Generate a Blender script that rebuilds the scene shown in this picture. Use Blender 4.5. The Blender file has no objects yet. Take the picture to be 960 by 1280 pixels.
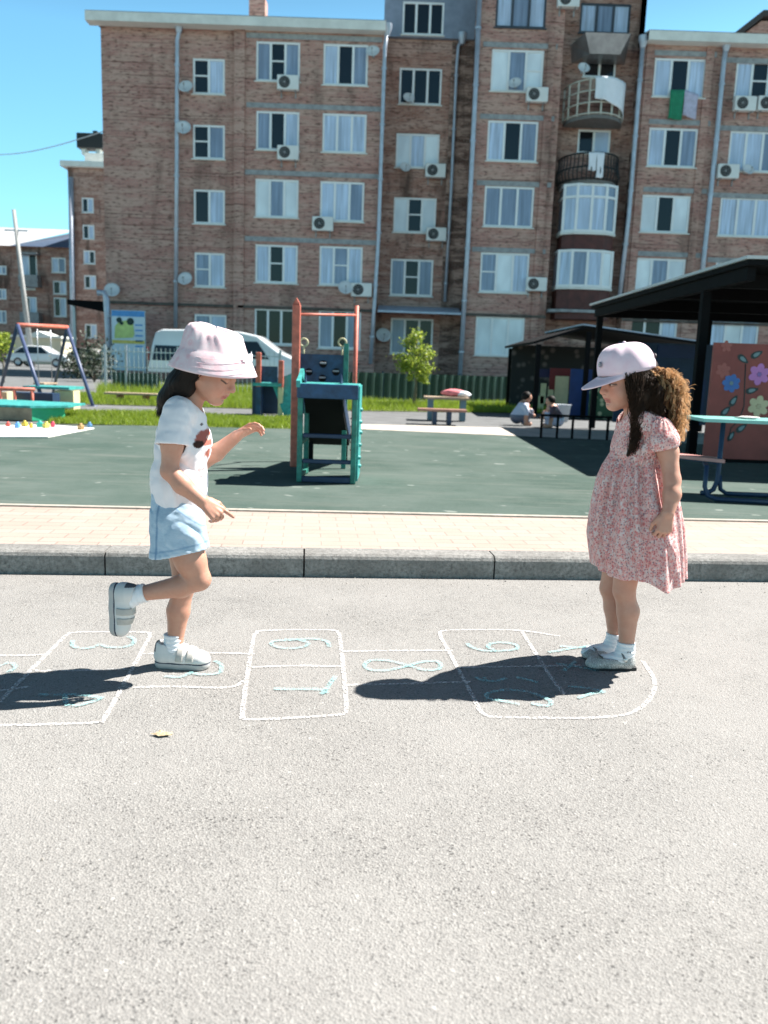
import bpy, math, random
import numpy as np
from mathutils import Vector, Matrix
random.seed(7); np.random.seed(7)
SC = bpy.context.scene
COL = SC.collection
R = math.radians
F_PX, PW, PH = 1050.0, 960.0, 1280.0
CAM_Z = 1.02
PITCH = math.atan(183.0/1050.0); ROLL = math.radians(2.0)
_cp,_sp,_cr,_sr = math.cos(PITCH),math.sin(PITCH),math.cos(ROLL),math.sin(ROLL)
FWD=(0.0,_cp,-_sp)
_U=(0.0,_sp,_cp)
RGT=(_cr, _sr*_U[1], _sr*_U[2])
UPV=(-_sr, _cr*_U[1], _cr*_U[2])
def ray(px,py):
    u=(px-PW/2)/F_PX; v=(PH/2-py)/F_PX
    return tuple(FWD[i]+u*RGT[i]+v*UPV[i] for i in range(3))
def atY(px,py,Y):
    d=ray(px,py); t=Y/d[1]; return (d[0]*t, Y, CAM_Z+d[2]*t)
def onZ(px,py,z=0.0):
    d=ray(px,py); t=(z-CAM_Z)/d[2]; return (d[0]*t, d[1]*t, z)
def proj(P):
    q=(P[0],P[1],P[2]-CAM_Z)
    a=sum(q[i]*FWD[i] for i in range(3)); b=sum(q[i]*RGT[i] for i in range(3)); c=sum(q[i]*UPV[i] for i in range(3))
    return (PW/2+F_PX*b/a, PH/2-F_PX*c/a)

# ---------------------------------------------------------------- materials
MATS = {}
class NT:
    def __init__(s, name):
        s.m = bpy.data.materials.new(name); s.m.use_nodes = True
        s.t = s.m.node_tree; s.b = s.t.nodes['Principled BSDF']; s.out = s.t.nodes['Material Output']
    def n(s, typ, **kw):
        d = s.t.nodes.new(typ)
        for k, v in kw.items():
            if k.startswith('i_'):
                d.inputs[k[2:].replace('_', ' ')].default_value = v
            else: setattr(d, k, v)
        return d
    def l(s, a, b): s.t.links.new(a, b)
    def ramp(s, fac, stops, interp='LINEAR'):
        r = s.n('ShaderNodeValToRGB'); r.color_ramp.interpolation = interp
        e = r.color_ramp.elements
        while len(e) < len(stops): e.new(0.5)
        for i, (p, c) in enumerate(stops):
            e[i].position = p; e[i].color = tuple(c) + ((1,) if len(c) == 3 else ())
        s.l(fac, r.inputs[0]); return r.outputs[0]
    def mix(s, fac, a, b, mode='MIX'):
        x = s.n('ShaderNodeMix', data_type='RGBA', blend_type=mode)
        for sock, v in ((x.inputs[0], fac), (x.inputs[6], a), (x.inputs[7], b)):
            if hasattr(v, 'is_linked'): s.l(v, sock)
            elif isinstance(v, (tuple, list)): sock.default_value = tuple(v) + ((1,) if len(v) == 3 else ())
            else: sock.default_value = v
        return x.outputs[2]
    def pos(s): return s.n('ShaderNodeNewGeometry').outputs['Position']
    def obj(s): return s.n('ShaderNodeTexCoord').outputs['Object']
    def noise(s, vec, scale, detail=3, rough=.5):
        x = s.n('ShaderNodeTexNoise'); x.inputs['Scale'].default_value = scale; x.inputs['Detail'].default_value = detail
        x.inputs['Roughness'].default_value = rough; s.l(vec, x.inputs['Vector']); return x.outputs['Fac']
    def voro(s, vec, scale, out='Color', feature='F1'):
        x = s.n('ShaderNodeTexVoronoi', feature=feature); x.inputs['Scale'].default_value = scale; s.l(vec, x.inputs['Vector']); return x.outputs[out]
    def mapping(s, vec, scale=(1,1,1), rot=(0,0,0)):
        x = s.n('ShaderNodeMapping'); x.inputs['Scale'].default_value = scale; x.inputs['Rotation'].default_value = rot; s.l(vec, x.inputs['Vector']); return x.outputs[0]
    def bump(s, h, strength=.3, dist=.01):
        x = s.n('ShaderNodeBump'); x.inputs['Strength'].default_value = strength; x.inputs['Distance'].default_value = dist
        s.l(h, x.inputs['Height']); s.l(x.outputs[0], s.b.inputs['Normal'])
    def base(s, c):
        if hasattr(c, 'is_linked'): s.l(c, s.b.inputs['Base Color'])
        else: s.b.inputs['Base Color'].default_value = tuple(c) + (1,)
    def set(s, **kw):
        for k, v in kw.items(): s.b.inputs[k.replace('_', ' ')].default_value = v

def simple(name, c, rough=.6, var=.15, scale=6.0, metallic=0, bump=0, coord='pos', coat=0, spec=.5):
    """plain surface with a little procedural wear so that nothing is perfectly uniform"""
    if name in MATS: return MATS[name]
    n = NT(name); v = n.pos() if coord == 'pos' else n.obj()
    f = n.noise(v, scale, 4, .6)
    lo = tuple(x*(1-var) for x in c); hi = tuple(min(1, x*(1+var)) for x in c)
    n.base(n.ramp(f, [(.3, lo), (.7, hi)]))
    n.set(Roughness=rough, Metallic=metallic); n.b.inputs['Specular IOR Level'].default_value = spec
    if coat: n.b.inputs['Coat Weight'].default_value = coat
    if bump: n.bump(n.noise(v, scale*8, 3), .4, bump)
    MATS[name] = n.m; return n.m

# ---------------------------------------------------------------- mesh builder
class MB:
    def __init__(s): s.v = []; s.f = []; s.mi = []; s.m = 0; s.sm = []; s.smooth = False
    def add(s, vs, fs):
        o = len(s.v); s.v.extend([tuple(map(float, p)) for p in vs])
        for f in fs: s.f.append(tuple(i+o for i in f)); s.mi.append(s.m); s.sm.append(s.smooth)
        return s
    def box(s, x0, x1, y0, y1, z0, z1, M=None):
        vs = [(x,y,z) for x in (x0,x1) for y in (y0,y1) for z in (z0,z1)]
        if M is not None: vs = [tuple(M @ Vector(p)) for p in vs]
        return s.add(vs, [(0,1,3,2),(4,6,7,5),(0,4,5,1),(2,3,7,6),(0,2,6,4),(1,5,7,3)])
    def cbox(s, c, sz, M=None, bev=0):
        """box at centre c; M rotates about c; bev chamfers"""
        hx, hy, hz = sz[0]/2, sz[1]/2, sz[2]/2
        M = M or Matrix.Identity(3); c = Vector(c)
        if not bev:
            vs = [(x,y,z) for x in (-hx,hx) for y in (-hy,hy) for z in (-hz,hz)]
            return s.add([tuple(c + M @ Vector(p)) for p in vs], [(0,1,3,2),(4,6,7,5),(0,4,5,1),(2,3,7,6),(0,2,6,4),(1,5,7,3)])
        import bmesh
        bm = bmesh.new(); bmesh.ops.create_cube(bm, size=1)
        for v in bm.verts: v.co = Vector((v.co.x*2*hx, v.co.y*2*hy, v.co.z*2*hz))
        bmesh.ops.bevel(bm, geom=bm.edges[:], offset=bev, segments=2, affect='EDGES', profile=.5)
        bm.verts.index_update()
        s.add([tuple(c + M @ v.co) for v in bm.verts], [tuple(v.index for v in f.verts) for f in bm.faces]); bm.free(); return s
    def beam(s, p0, p1, w, h, up=(0,0,1)):
        """rectangular bar from p0 to p1"""
        p0, p1 = Vector(p0), Vector(p1); d = (p1-p0); L = d.length; d.normalize(); up = Vector(up)
        if abs(d.dot(up)) > .98: up = Vector((0,1,0))
        x = d.cross(up).normalized(); z = x.cross(d)
        M = Matrix((x, d, z)).transposed()
        return s.cbox((p0+p1)/2, (w, L, h), M)
    def tube(s, pts, r, seg=8, cap=True, closed=False):
        pts = [Vector(p) for p in pts]; n = len(pts)
        rs = r if isinstance(r, (list, tuple)) else [r]*n
        t0 = (pts[1]-pts[0]).normalized()
        a = Vector((0,0,1)) if abs(t0.z) < .9 else Vector((1,0,0))
        nrm = t0.cross(a).normalized(); vs = []; fs = []
        for i in range(n):
            if closed: t = (pts[(i+1) % n]-pts[i-1])
            else: t = (pts[min(i+1,n-1)]-pts[max(i-1,0)])
            t.normalize()
            nrm = (nrm - t*nrm.dot(t)); nrm = nrm.normalized() if nrm.length > 1e-6 else t.orthogonal().normalized()
            b = t.cross(nrm)
            for k in range(seg):
                an = 2*math.pi*k/seg
                vs.append(pts[i] + (nrm*math.cos(an) + b*math.sin(an))*rs[i])
        m = n if closed else n-1
        for i in range(m):
            for k in range(seg):
                j = (i+1) % n
                fs.append((i*seg+k, i*seg+(k+1)%seg, j*seg+(k+1)%seg, j*seg+k))
        if cap and not closed:
            fs.append(tuple(range(seg))[::-1]); fs.append(tuple((n-1)*seg+k for k in range(seg)))
        old = s.smooth; s.smooth = True; s.add(vs, fs); s.smooth = old; return s
    def prism(s, poly, d):
        """poly: planar 3D points, extruded by vector d"""
        n = len(poly); d = Vector(d); a = [Vector(p) for p in poly]
        vs = a + [p + d for p in a]
        fs = [tuple(range(n))[::-1], tuple(range(n, 2*n))] + [(i, (i+1)%n, n+(i+1)%n, n+i) for i in range(n)]
        return s.add(vs, fs)
    def poly(s, pts): return s.add(pts, [tuple(range(len(pts)))])
    def lathe(s, prof, seg=24, c=(0,0,0), M=None, smooth=True):
        M = M or Matrix.Identity(3); c = Vector(c); vs = []; fs = []
        for (r, z) in prof:
            for k in range(seg):
                a = 2*math.pi*k/seg; vs.append(c + M @ Vector((r*math.cos(a), r*math.sin(a), z)))
        for i in range(len(prof)-1):
            for k in range(seg): fs.append((i*seg+k, i*seg+(k+1)%seg, (i+1)*seg+(k+1)%seg, (i+1)*seg+k))
        old = s.smooth; s.smooth = smooth; s.add(vs, fs); s.smooth = old; return s
    def build(s, name, mats, parent=None, origin=(0,0,0), cleanup=True):
        me = bpy.data.meshes.new(name); o = Vector(origin)
        me.from_pydata([tuple(Vector(p)-o) for p in s.v], [], s.f)
        if not isinstance(mats, (list, tuple)): mats = [mats]
        for m in mats: me.materials.append(m)
        me.polygons.foreach_set('material_index', s.mi); me.polygons.foreach_set('use_smooth', s.sm)
        me.validate(); me.update()
        if cleanup:
            import bmesh
            bm = bmesh.new(); bm.from_mesh(me); bmesh.ops.recalc_face_normals(bm, faces=bm.faces[:]); bm.to_mesh(me); bm.free()
        ob = bpy.data.objects.new(name, me); COL.objects.link(ob)
        if parent is not None: ob.parent = parent
        else: ob.location = o
        return ob
def tag(o, label, cat, group=None):
    o['label'] = label; o['category'] = cat
    if group: o['group'] = group
    return o
def struct(o): o['kind'] = 'structure'; return o
def stuff(o, label=None, cat=None):
    o['kind'] = 'stuff'
    if label: o['label'] = label; o['category'] = cat
    return o
def empty(name, loc, label, cat, group=None):
    o = bpy.data.objects.new(name, None); o.empty_display_size = .2; COL.objects.link(o); o.location = loc
    return tag(o, label, cat, group)
def copy_tree(o, parent=None):
    c = o.copy(); COL.objects.link(c); c.parent = parent
    for ch in list(o.children): copy_tree(ch, c)
    return c
def arc(c, r, a0, a1, n, ax=0, ay=2):
    out = []
    for i in range(n+1):
        a = R(a0 + (a1-a0)*i/n); p = list(c); p[ax] += r*math.cos(a); p[ay] += r*math.sin(a); out.append(tuple(p))
    return out

# ---------------------------------------------------------------- camera, light, sky
cam = bpy.data.cameras.new('camera'); cam_o = bpy.data.objects.new('camera', cam); COL.objects.link(cam_o)
cam.sensor_fit = 'VERTICAL'; cam.sensor_height = 36; cam.sensor_width = 27; cam.lens = F_PX/PH*36
cam.clip_start = .05; cam.clip_end = 2000
Mc = Matrix(((RGT[0], UPV[0], -FWD[0], 0), (RGT[1], UPV[1], -FWD[1], 0), (RGT[2], UPV[2], -FWD[2], CAM_Z), (0,0,0,1)))
cam_o.matrix_world = Mc
cam.dof.use_dof = True; cam.dof.focus_distance = 2.85; cam.dof.aperture_fstop = 3.8
SC.camera = cam_o
SUN_DIR = Vector((.80, .33, 1.11)).normalized()     # towards the sun
sl = bpy.data.lights.new('sun', 'SUN'); sl.energy = 5.0; sl.angle = R(.5); sl.color = (1, .955, .90)
so = bpy.data.objects.new('sun', sl); COL.objects.link(so); so.location = (20, 10, 30)
so.rotation_euler = SUN_DIR.to_track_quat('Z', 'Y').to_euler()
w = bpy.data.worlds.new('World'); SC.world = w; w.use_nodes = True
wt = w.node_tree; bg = wt.nodes['Background']
sky = wt.nodes.new('ShaderNodeTexSky'); sky.sky_type = 'NISHITA'; sky.sun_disc = False
sky.sun_elevation = math.asin(SUN_DIR.z); sky.sun_rotation = math.atan2(SUN_DIR.x, SUN_DIR.y)
sky.air_density = 1.0; sky.dust_density = .6; sky.ozone_density = 1.0
tint = wt.nodes.new("ShaderNodeMix"); tint.data_type = "RGBA"; tint.blend_type = "MULTIPLY"; tint.inputs[0].default_value = 1; 
tcw = wt.nodes.new('ShaderNodeTexCoord'); sxw = wt.nodes.new('ShaderNodeSeparateXYZ'); wt.links.new(tcw.outputs['Generated'], sxw.inputs[0])
rpw = wt.nodes.new('ShaderNodeValToRGB'); wt.links.new(sxw.outputs[2], rpw.inputs[0])      # shaped sky tint: bright low cyan fills the facade, dimmed zenith deepens shadows
rpw.color_ramp.elements[0].position = .32; rpw.color_ramp.elements[0].color = (.56,.94,.94,1); rpw.color_ramp.elements[1].position = .52; rpw.color_ramp.elements[1].color = (.16,.13,.145,1)
wt.links.new(rpw.outputs[0], tint.inputs[7])
wt.links.new(sky.outputs[0], tint.inputs[6]); wt.links.new(tint.outputs[2], bg.inputs[0]); bg.inputs[1].default_value = .10
SC.view_settings.view_transform = 'Standard'; SC.view_settings.look = 'None'
SC.view_settings.exposure = 1.33; SC.view_settings.gamma = 1.0; SC.view_settings.use_curve_mapping = False
SC.cycles.use_denoising = True
SC.cycles.max_bounces = 6; SC.cycles.diffuse_bounces = 3; SC.cycles.glossy_bounces = 3; SC.cycles.transparent_max_bounces = 8
SC.cycles.sample_clamp_indirect = 6
PZ = .11      # height of pavement and playground above the road
# ================================================================ ground, kerb, pavement, chalk
n = NT('asphalt'); p = n.pos()
v1 = n.voro(p, 210, 'Color'); v2 = n.voro(p, 560, 'Color'); big = n.noise(p, 1.3, 4, .6); mid = n.noise(p, 9, 4, .65)
g1 = n.ramp(v1, [(0, (.055,.053,.05)), (.2, (.17,.165,.156)), (.7, (.275,.268,.254)), (1, (.46,.447,.42))])
g2 = n.ramp(v2, [(0, (.09,.087,.082)), (.45, (.215,.209,.198)), (1, (.41,.40,.375))])
gm = n.mix(.45, g1, g2)
gm = n.mix(n.ramp(mid, [(.3,(.35,.35,.35)), (.7,(0,0,0))]), gm, n.mix(.5, gm, (.15,.148,.145)))
pit = n.noise(p, 95, 3, .55)
gm = n.mix(n.ramp(pit, [(.27,(1,1,1)), (.36,(0,0,0))]), gm, (.045,.043,.04))
wv_ = n.n('ShaderNodeTexNoise'); wv_.inputs['Scale'].default_value = 120; n.l(p, wv_.inputs['Vector']); wp = n.n('ShaderNodeVectorMath', operation='MULTIPLY_ADD'); n.l(wv_.outputs['Color'], wp.inputs[0]); wp.inputs[1].default_value = (.012,.012,0); n.l(p, wp.inputs[2])
hole = n.voro(wp.outputs[0], 85, 'Distance'); hm = n.noise(p, 13, 3, .7)
hf = n.mix(1.0, n.ramp(hole, [(.17,(1,1,1)), (.30,(0,0,0))]), n.ramp(hm, [(.44,(0,0,0)), (.54,(1,1,1))]), 'MULTIPLY')
gm = n.mix(hf, gm, (.035,.034,.033))
lt = n.voro(p, 38, 'Distance'); gm = n.mix(n.mix(1.0, n.ramp(lt, [(.10,(.8,.8,.8)), (.2,(0,0,0))]), n.ramp(hm, [(.36,(1,1,1)), (.44,(0,0,0))]), 'MULTIPLY'), gm, (.55,.53,.49))
gm = n.mix(n.ramp(big, [(.32,(0,0,0)), (.62,(.5,.5,.5))]), gm, (.31,.302,.288))
n.base(gm); n.set(Roughness=.85); n.b.inputs['Specular IOR Level'].default_value = .3
h = n.mix(.5, n.voro(p, 210, 'Distance'), pit)
n.bump(h, .7, .006)
M_ASPH = n.m
b = MB(); b.poly([(-300,-60,0),(300,-60,0),(300,400,0),(-300,400,0)]); struct(b.build('road', M_ASPH))

KA = ((-1.785, 3.81), (1.974, 4.181))                    # foot of the kerb, two points
kdir = Vector((KA[1][0]-KA[0][0], KA[1][1]-KA[0][1], 0)).normalized(); knrm = Vector((-kdir.y, kdir.x, 0))
def kp(s, t, z): q = Vector((KA[0][0], KA[0][1], 0)) + kdir*s + knrm*t; return (q.x, q.y, z)
n = NT('kerb_concrete'); p = n.pos()
sp = n.noise(p, 60, 4, .7); bl = n.noise(p, 5, 3, .6)
c = n.ramp(sp, [(.3, (.12,.118,.11)), (.5, (.27,.265,.25)), (.72, (.40,.39,.365))])
c = n.mix(n.ramp(bl, [(.35,(.55,.55,.55)), (.65,(0,0,0))]), c, (.14,.135,.125)); n.base(c); n.set(Roughness=.9)
n.bump(n.noise(p, 130, 4, .7), .8, .006); M_KERB = n.m
b = MB()
joints = [kp(0,0,0)]
# joints seen at px 128, 381, 616; blocks are about one metre long
js = []
for px in (128, 381, 616):
    q = onZ(px, 722, 0); js.append((q[0]-KA[0][0])*kdir.x + (q[1]-KA[0][1])*kdir.y)
L = (js[2]-js[0])/2
s0 = js[0]-14*L
for i in range(44):
    a, c_ = s0+i*L+.004, s0+(i+1)*L-.004
    prof = [(0,-.05),(0,PZ-.022),(.008,PZ-.008),(.024,PZ+.001),(.15,PZ+.001),(.15,-.05)]
    A = [kp(a,t,z) for t,z in prof]; B = [kp(c_,t,z) for t,z in prof]
    b.add(A+B, [tuple(range(6)), tuple(range(6,12))[::-1]] + [(k,(k+1)%6,6+(k+1)%6,6+k) for k in range(6)])
struct(b.build('kerb', M_KERB))
b = MB(); A = [kp(s0,.004,-.05), kp(s0+44*L,.004,-.05), kp(s0+44*L,.15,-.05), kp(s0,.15,-.05)]
b.prism([(q[0],q[1],PZ-.03) for q in A], (0,0,.004))
struct(b.build('kerb_mortar', simple('mortar', (.05,.05,.045), .95)))

# pavement of concrete pavers
n = NT('pavers'); p = n.pos()
mp = n.mapping(p, (1,1,1), (0,0,-math.atan2(kdir.y, kdir.x)))
br = n.n('ShaderNodeTexBrick'); br.offset = .5; n.l(mp, br.inputs['Vector'])
br.inputs['Scale'].default_value = 1; br.inputs['Brick Width'].default_value = .2; br.inputs['Row Height'].default_value = .1
br.inputs['Mortar Size'].default_value = .0035; br.inputs['Mortar Smooth'].default_value = .3; br.inputs['Bias'].default_value = -.1
br.inputs['Color1'].default_value = (.465,.325,.28,1); br.inputs['Color2'].default_value = (.35,.28,.23,1); br.inputs['Mortar'].default_value = (.19,.15,.125,1)
bl = n.noise(p, 2.2, 4, .6); c = n.mix(n.ramp(bl, [(.35,(0,0,0)), (.7,(.6,.6,.6))]), br.outputs['Color'], (.42,.36,.31))
c = n.mix(n.ramp(n.noise(p, 160, 2), [(.35,(.35,.35,.35)), (.6,(0,0,0))]), c, (.25,.2,.17))
n.base(c); n.set(Roughness=.88); n.bump(br.outputs['Fac'], -.5, .004); M_PAV = n.m
back_l, back_r = (-2.348, 5.02), (2.503, 5.40)
ang = (back_r[1]-back_l[1])/(back_r[0]-back_l[0])
def yb(x): return back_l[1] + (x-back_l[0])*ang
b = MB(); k0, k1 = kp(-12,.154,PZ-.004), kp(16,.154,PZ-.004)
b.poly([k0, k1, (k1[0], yb(k1[0])-.05, PZ-.004), (k0[0], yb(k0[0])-.05, PZ-.004)]); struct(b.build('pavement', M_PAV))
b = MB(); b.add([(k0[0], yb(k0[0])-.05, 0),(k1[0], yb(k1[0])-.05, 0),(k1[0], yb(k1[0]), 0),(k0[0], yb(k0[0]), 0),
                 (k0[0], yb(k0[0])-.05, PZ+.006),(k1[0], yb(k1[0])-.05, PZ+.006),(k1[0], yb(k1[0]), PZ+.006),(k0[0], yb(k0[0]), PZ+.006)],
                [(0,1,2,3),(4,7,6,5),(0,4,5,1),(3,2,6,7),(0,3,7,4),(1,5,6,2)])
struct(b.build('edging_strip', simple('edging', (.38,.35,.30), .85, .2, 20)))
# yard under and behind everything
M_YARD = simple('yard_asphalt', (.135,.14,.14), .9, .25, 3, bump=.004)
b = MB(); b.poly([(-160, yb(-160)+14, PZ-.012),(160, yb(160)-12, PZ-.012),(160,300,PZ-.012),(-160,300,PZ-.012)])
b.v = []; b.f = []; b.mi = []; b.sm = []
b.poly([(-14, yb(-14)-.02, PZ-.012),(16, yb(16)-.02, PZ-.012),(160,40,PZ-.012),(160,300,PZ-.012),(-160,300,PZ-.012),(-160,40,PZ-.012)])
struct(b.build('yard', M_YARD))
# green rubber surface
n = NT('rubber_surface'); p = n.pos()
gr = n.voro(p, 260, 'Color'); c = n.ramp(gr, [(0,(.028,.052,.042)), (.5,(.052,.086,.071)), (.9,(.082,.122,.102)), (1,(.15,.19,.165))])
pa = n.noise(p, 1.1, 5, .65); c = n.mix(n.ramp(pa, [(.38,(0,0,0)), (.68,(.85,.85,.85))]), c, (.108,.140,.123))
st = n.noise(n.mapping(p, (.5,5,1)), 2.0, 4, .7); c = n.mix(n.ramp(st, [(.52,(0,0,0)), (.70,(.6,.6,.6))]), c, (.14,.155,.135))
wh = n.noise(p, 7, 1, .4); c = n.mix(n.ramp(wh, [(.72,(0,0,0)), (.75,(.6,.6,.6))]), c, (.28,.31,.28))
n.base(c); n.set(Roughness=.95); n.b.inputs['Specular IOR Level'].default_value = .25
n.bump(n.noise(p, 300, 3, .6), .6, .004); M_RUB = n.m
fl, fr = onZ(445, 536, PZ), onZ(900, 556, PZ); fb = onZ(80, 531, PZ)
b = MB(); b.poly([(-11, yb(-11), PZ-.004),(15, yb(15), PZ-.004),(15, 17, PZ-.004),(fr[0], fr[1]+.6, PZ-.004),(fl[0], fl[1]+.6, PZ-.004),(fb[0], fb[1], PZ-.004),(-11, fb[1]-.6, PZ-.004)])
struct(b.build('playground_surface', M_RUB))
bl_, br_ = onZ(445, 530, PZ), onZ(900, 541, PZ)
b = MB(); b.poly([(fl[0],fl[1],PZ),(fr[0],fr[1],PZ),(br_[0],br_[1],PZ),(bl_[0],bl_[1],PZ)])
struct(b.build('path', simple('path_concrete', (.50,.45,.39), .9, .2, 4)))

# ---- grass
def grass_patch(name, poly, count, h, label):
    b = MB(); b.poly([(x,y,PZ-.008+.006) for x,y in poly]); b.m = 1
    xs = [q[0] for q in poly]; ys = [q[1] for q in poly]
    def inside(x, y):
        c = False; j = len(poly)-1
        for i in range(len(poly)):
            if (poly[i][1] > y) != (poly[j][1] > y) and x < (poly[j][0]-poly[i][0])*(y-poly[i][1])/(poly[j][1]-poly[i][1])+poly[i][0]: c = not c
            j = i
        return c
    k = 0
    while k < count:
        x = random.uniform(min(xs), max(xs)); y = random.uniform(min(ys), max(ys))
        if not inside(x, y): continue
        k += 1; a = random.uniform(0, 2*math.pi); hh = h*random.uniform(.4,1.25)*(.7+.6*(math.sin(x*2.1)*math.sin(y*1.7)+1)/2); ww = random.uniform(.004,.011)
        lx, ly = random.gauss(0,.35)*hh, random.gauss(0,.35)*hh; dx, dy = math.cos(a)*ww, math.sin(a)*ww
        b.add([(x-dx,y-dy,PZ-.004),(x+dx,y+dy,PZ-.004),(x+lx,y+ly,PZ+hh)], [(0,1,2)])
    n = MATS.get('grass_blades')
    if n is None:
        n = NT('grass_blades'); f = n.noise(n.pos(), 3.5, 4, .7)
        n.base(n.ramp(f, [(.3,(.13,.18,.02)), (.55,(.22,.29,.03)), (.75,(.33,.35,.06))])); n.set(Roughness=.6)
        tr = n.n('ShaderNodeBsdfTranslucent'); tr.inputs[0].default_value = (.3,.42,.03,1)
        mx = n.n('ShaderNodeMixShader'); mx.inputs[0].default_value = .35
        n.l(n.b.outputs[0], mx.inputs[1]); n.l(tr.outputs[0], mx.inputs[2]); n.l(mx.outputs[0], n.out.inputs[0]); n = MATS['grass_blades'] = n.m
    return stuff(b.build(name, [simple('soil_green', (.10,.13,.03), .95, .4, 5), n], cleanup=False), label, 'grass')
def zz(*pts): return [onZ(x,y,PZ)[:2] for x,y in pts]
grass_patch('grass', zz((60,529),(372,536),(366,522),(75,513)), 17000, .065, 'bright green grass strip in front of the grey path at left')
grass_patch('grass', zz((75,504),(330,511),(330,498),(75,492)), 15000, .12, 'bright green grass verge behind the grey path by the bench')
grass_patch('grass', zz((370,512),(700,517),(700,505),(370,500)), 15000, .12, 'bright green grass verge at the foot of the green fence')
grass_patch('grass', zz((120,491),(330,496),(330,487),(125,483)), 5000, .22, 'far bright grass along the picket fence')

# ---- chalk
def chalk_mat(name, c, dens):
    n = NT(name); p = n.pos(); n.base(c); n.set(Roughness=.95)
    f = n.mix(.5, n.voro(p, 190, 'Color'), n.noise(p, 60, 4, .7))
    a = n.ramp(f, [(dens, (.0,.0,.0)), (dens+.26, (.68,.68,.68))])
    n.l(a, n.b.inputs['Alpha']); return n.m
M_CHW = chalk_mat('white_chalk', (.80,.78,.76), .36); M_CHB = chalk_mat('blue_chalk', (.36,.68,.69), .36)
ch = empty('hopscotch_drawing', onZ(480,840,0), 'white chalk hopscotch grid with pale turquoise numerals drawn on grey asphalt', 'chalk drawing')
ch_o = ch.location
def stroke(b, pix, w, z=.003, closed=False):
    P = [Vector(onZ(x,y,z)) for x,y in pix]
    # resample smoothly (Catmull-Rom) and wobble a little, as a hand does
    Q = []; N = len(P)
    rng = range(N) if closed else range(N-1)
    for i in rng:
        p0, p1, p2, p3 = (P[(i-1)%N], P[i], P[(i+1)%N], P[(i+2)%N]) if closed else (P[max(i-1,0)], P[i], P[i+1], P[min(i+2,N-1)])
        m = max(2, int((p2-p1).length/.02))
        for k in range(m):
            t = k/m
            Q.append(.5*((2*p1)+(-p0+p2)*t+(2*p0-5*p1+4*p2-p3)*t*t+(-p0+3*p1-3*p2+p3)*t**3))
    if not closed: Q.append(P[-1])
    ws = w
    vs = []; n_ = len(Q)
    for i, q in enumerate(Q):
        t = (Q[(i+1)%n_]-Q[i-1]) if closed else (Q[min(i+1,n_-1)]-Q[max(i-1,0)])
        t.normalize(); s = Vector((-t.y, t.x, 0)); ww = ws*(.9+.2*random.random())/2; off = s*random.gauss(0,.0006)
        vs += [q+s*ww+off, q-s*ww+off]
    m = n_ if closed else n_-1
    b.add(vs, [(2*i, 2*i+1, (2*((i+1)%n_))+1, 2*((i+1)%n_)) for i in range(m)])
def rbox(c, r=.18):
    """four pixel corners -> polyline with rounded corners"""
    out = []
    for i in range(4):
        p, a, d = c[i], c[i-1], c[(i+1)%4]
        for q in (a, d): out.append((p[0]+(q[0]-p[0])*r, p[1]+(q[1]-p[1])*r))
        out.insert(-1, (p[0]+(a[0]+d[0]-2*p[0])*r*.25, p[1]+(a[1]+d[1]-2*p[1])*r*.25))
    return out
W_ = .0145
b = MB()
stroke(b, rbox([(86,790),(190,790),(128,903),(-30,907)], .10), W_, closed=True)
for pl in ([(-20,819),(30,819),(62,818)], [(-20,863),(10,862),(38,858)], [(42,838),(95,838),(156,836)],
           [(176,817),(250,816),(318,817)], [(146,859),(220,858),(285,859),(306,850)],
           [(314,834),(370,832),(428,833)], [(425,814),(500,813),(566,813)], [(432,856),(520,854),(590,852)],
           [(571,834),(640,833),(745,831)], [(652,789),(672,820),(690,848),(706,868)]): stroke(b, pl, W_)
stroke(b, rbox([(318,788),(424,787),(434,893),(301,900)], .12), W_, closed=True)
stroke(b, [(700,795),(650,788),(600,787),(556,788),(550,793),(560,812),(575,840),(590,868),(604,892),(625,896),(680,897),(740,897),(785,892),(808,878),(818,860),(815,843),(803,826)], W_)
b.build('grid_line', M_CHW, ch, ch_o, cleanup=False)
nums = dict(
 two=[[(8,842),(20,832),(10,828),(-6,834),(-12,842)]],
 three=[[(92,800),(90,806),(100,810),(116,809),(124,805),(132,808),(150,809),(164,806),(168,799),(160,795)]],
 four=[[(130,872),(92,868),(48,868)],[(128,872),(104,880),(84,881),(82,866)]],
 five=[[(268,826),(276,830),(275,840),(266,842)],[(266,842),(250,843),(238,840)],[(240,840),(225,846),(206,845)]],
 six=[[(411,808),(408,801),(390,798),(362,800),(342,801),(340,806),(355,810),(376,809),(386,804),(372,799),(356,799)]],
 seven=[[(342,861),(375,861),(402,862),(408,866)],[(420,845),(413,853),(406,864),(401,867)]],
 eight=[[(551,830),(545,826),(528,827),(505,833),(480,838),(460,836),(456,830),(464,825),(482,825),(505,830),(530,837),(548,836),(551,830)]],
 nine=[[(584,804),(590,809),(606,813),(628,813),(645,811),(646,806),(632,803),(614,804),(610,809),(622,813)]],
 ten=[[(596,846),(602,850),(622,851),(632,847)],[(606,852),(606,846)],[(644,846),(662,850),(672,853)],[(608,868),(616,864),(640,862),(666,866),(688,876),(684,882),(664,879)],[(608,868),(610,873),(630,876),(650,880)]],
 arrow=[[(744,806),(715,810),(686,815)],[(744,806),(728,809),(700,807)],[(695,829),(722,833),(748,838)],[(720,826),(705,838)],[(710,858),(735,860),(756,864)],[(756,864),(735,868),(722,872)]])
for k, ls in nums.items():
    b = MB()
    for l in ls:
        stroke(b, l, .016, .005)
        if k == 'arrow' and l is not ls[-1]: b.build('chalk_mark', M_CHB, ch, ch_o, cleanup=False); b = MB()
    b.build('numeral', M_CHB, ch, ch_o, cleanup=False)
b = MB(); rg = random.Random(21)
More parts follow.
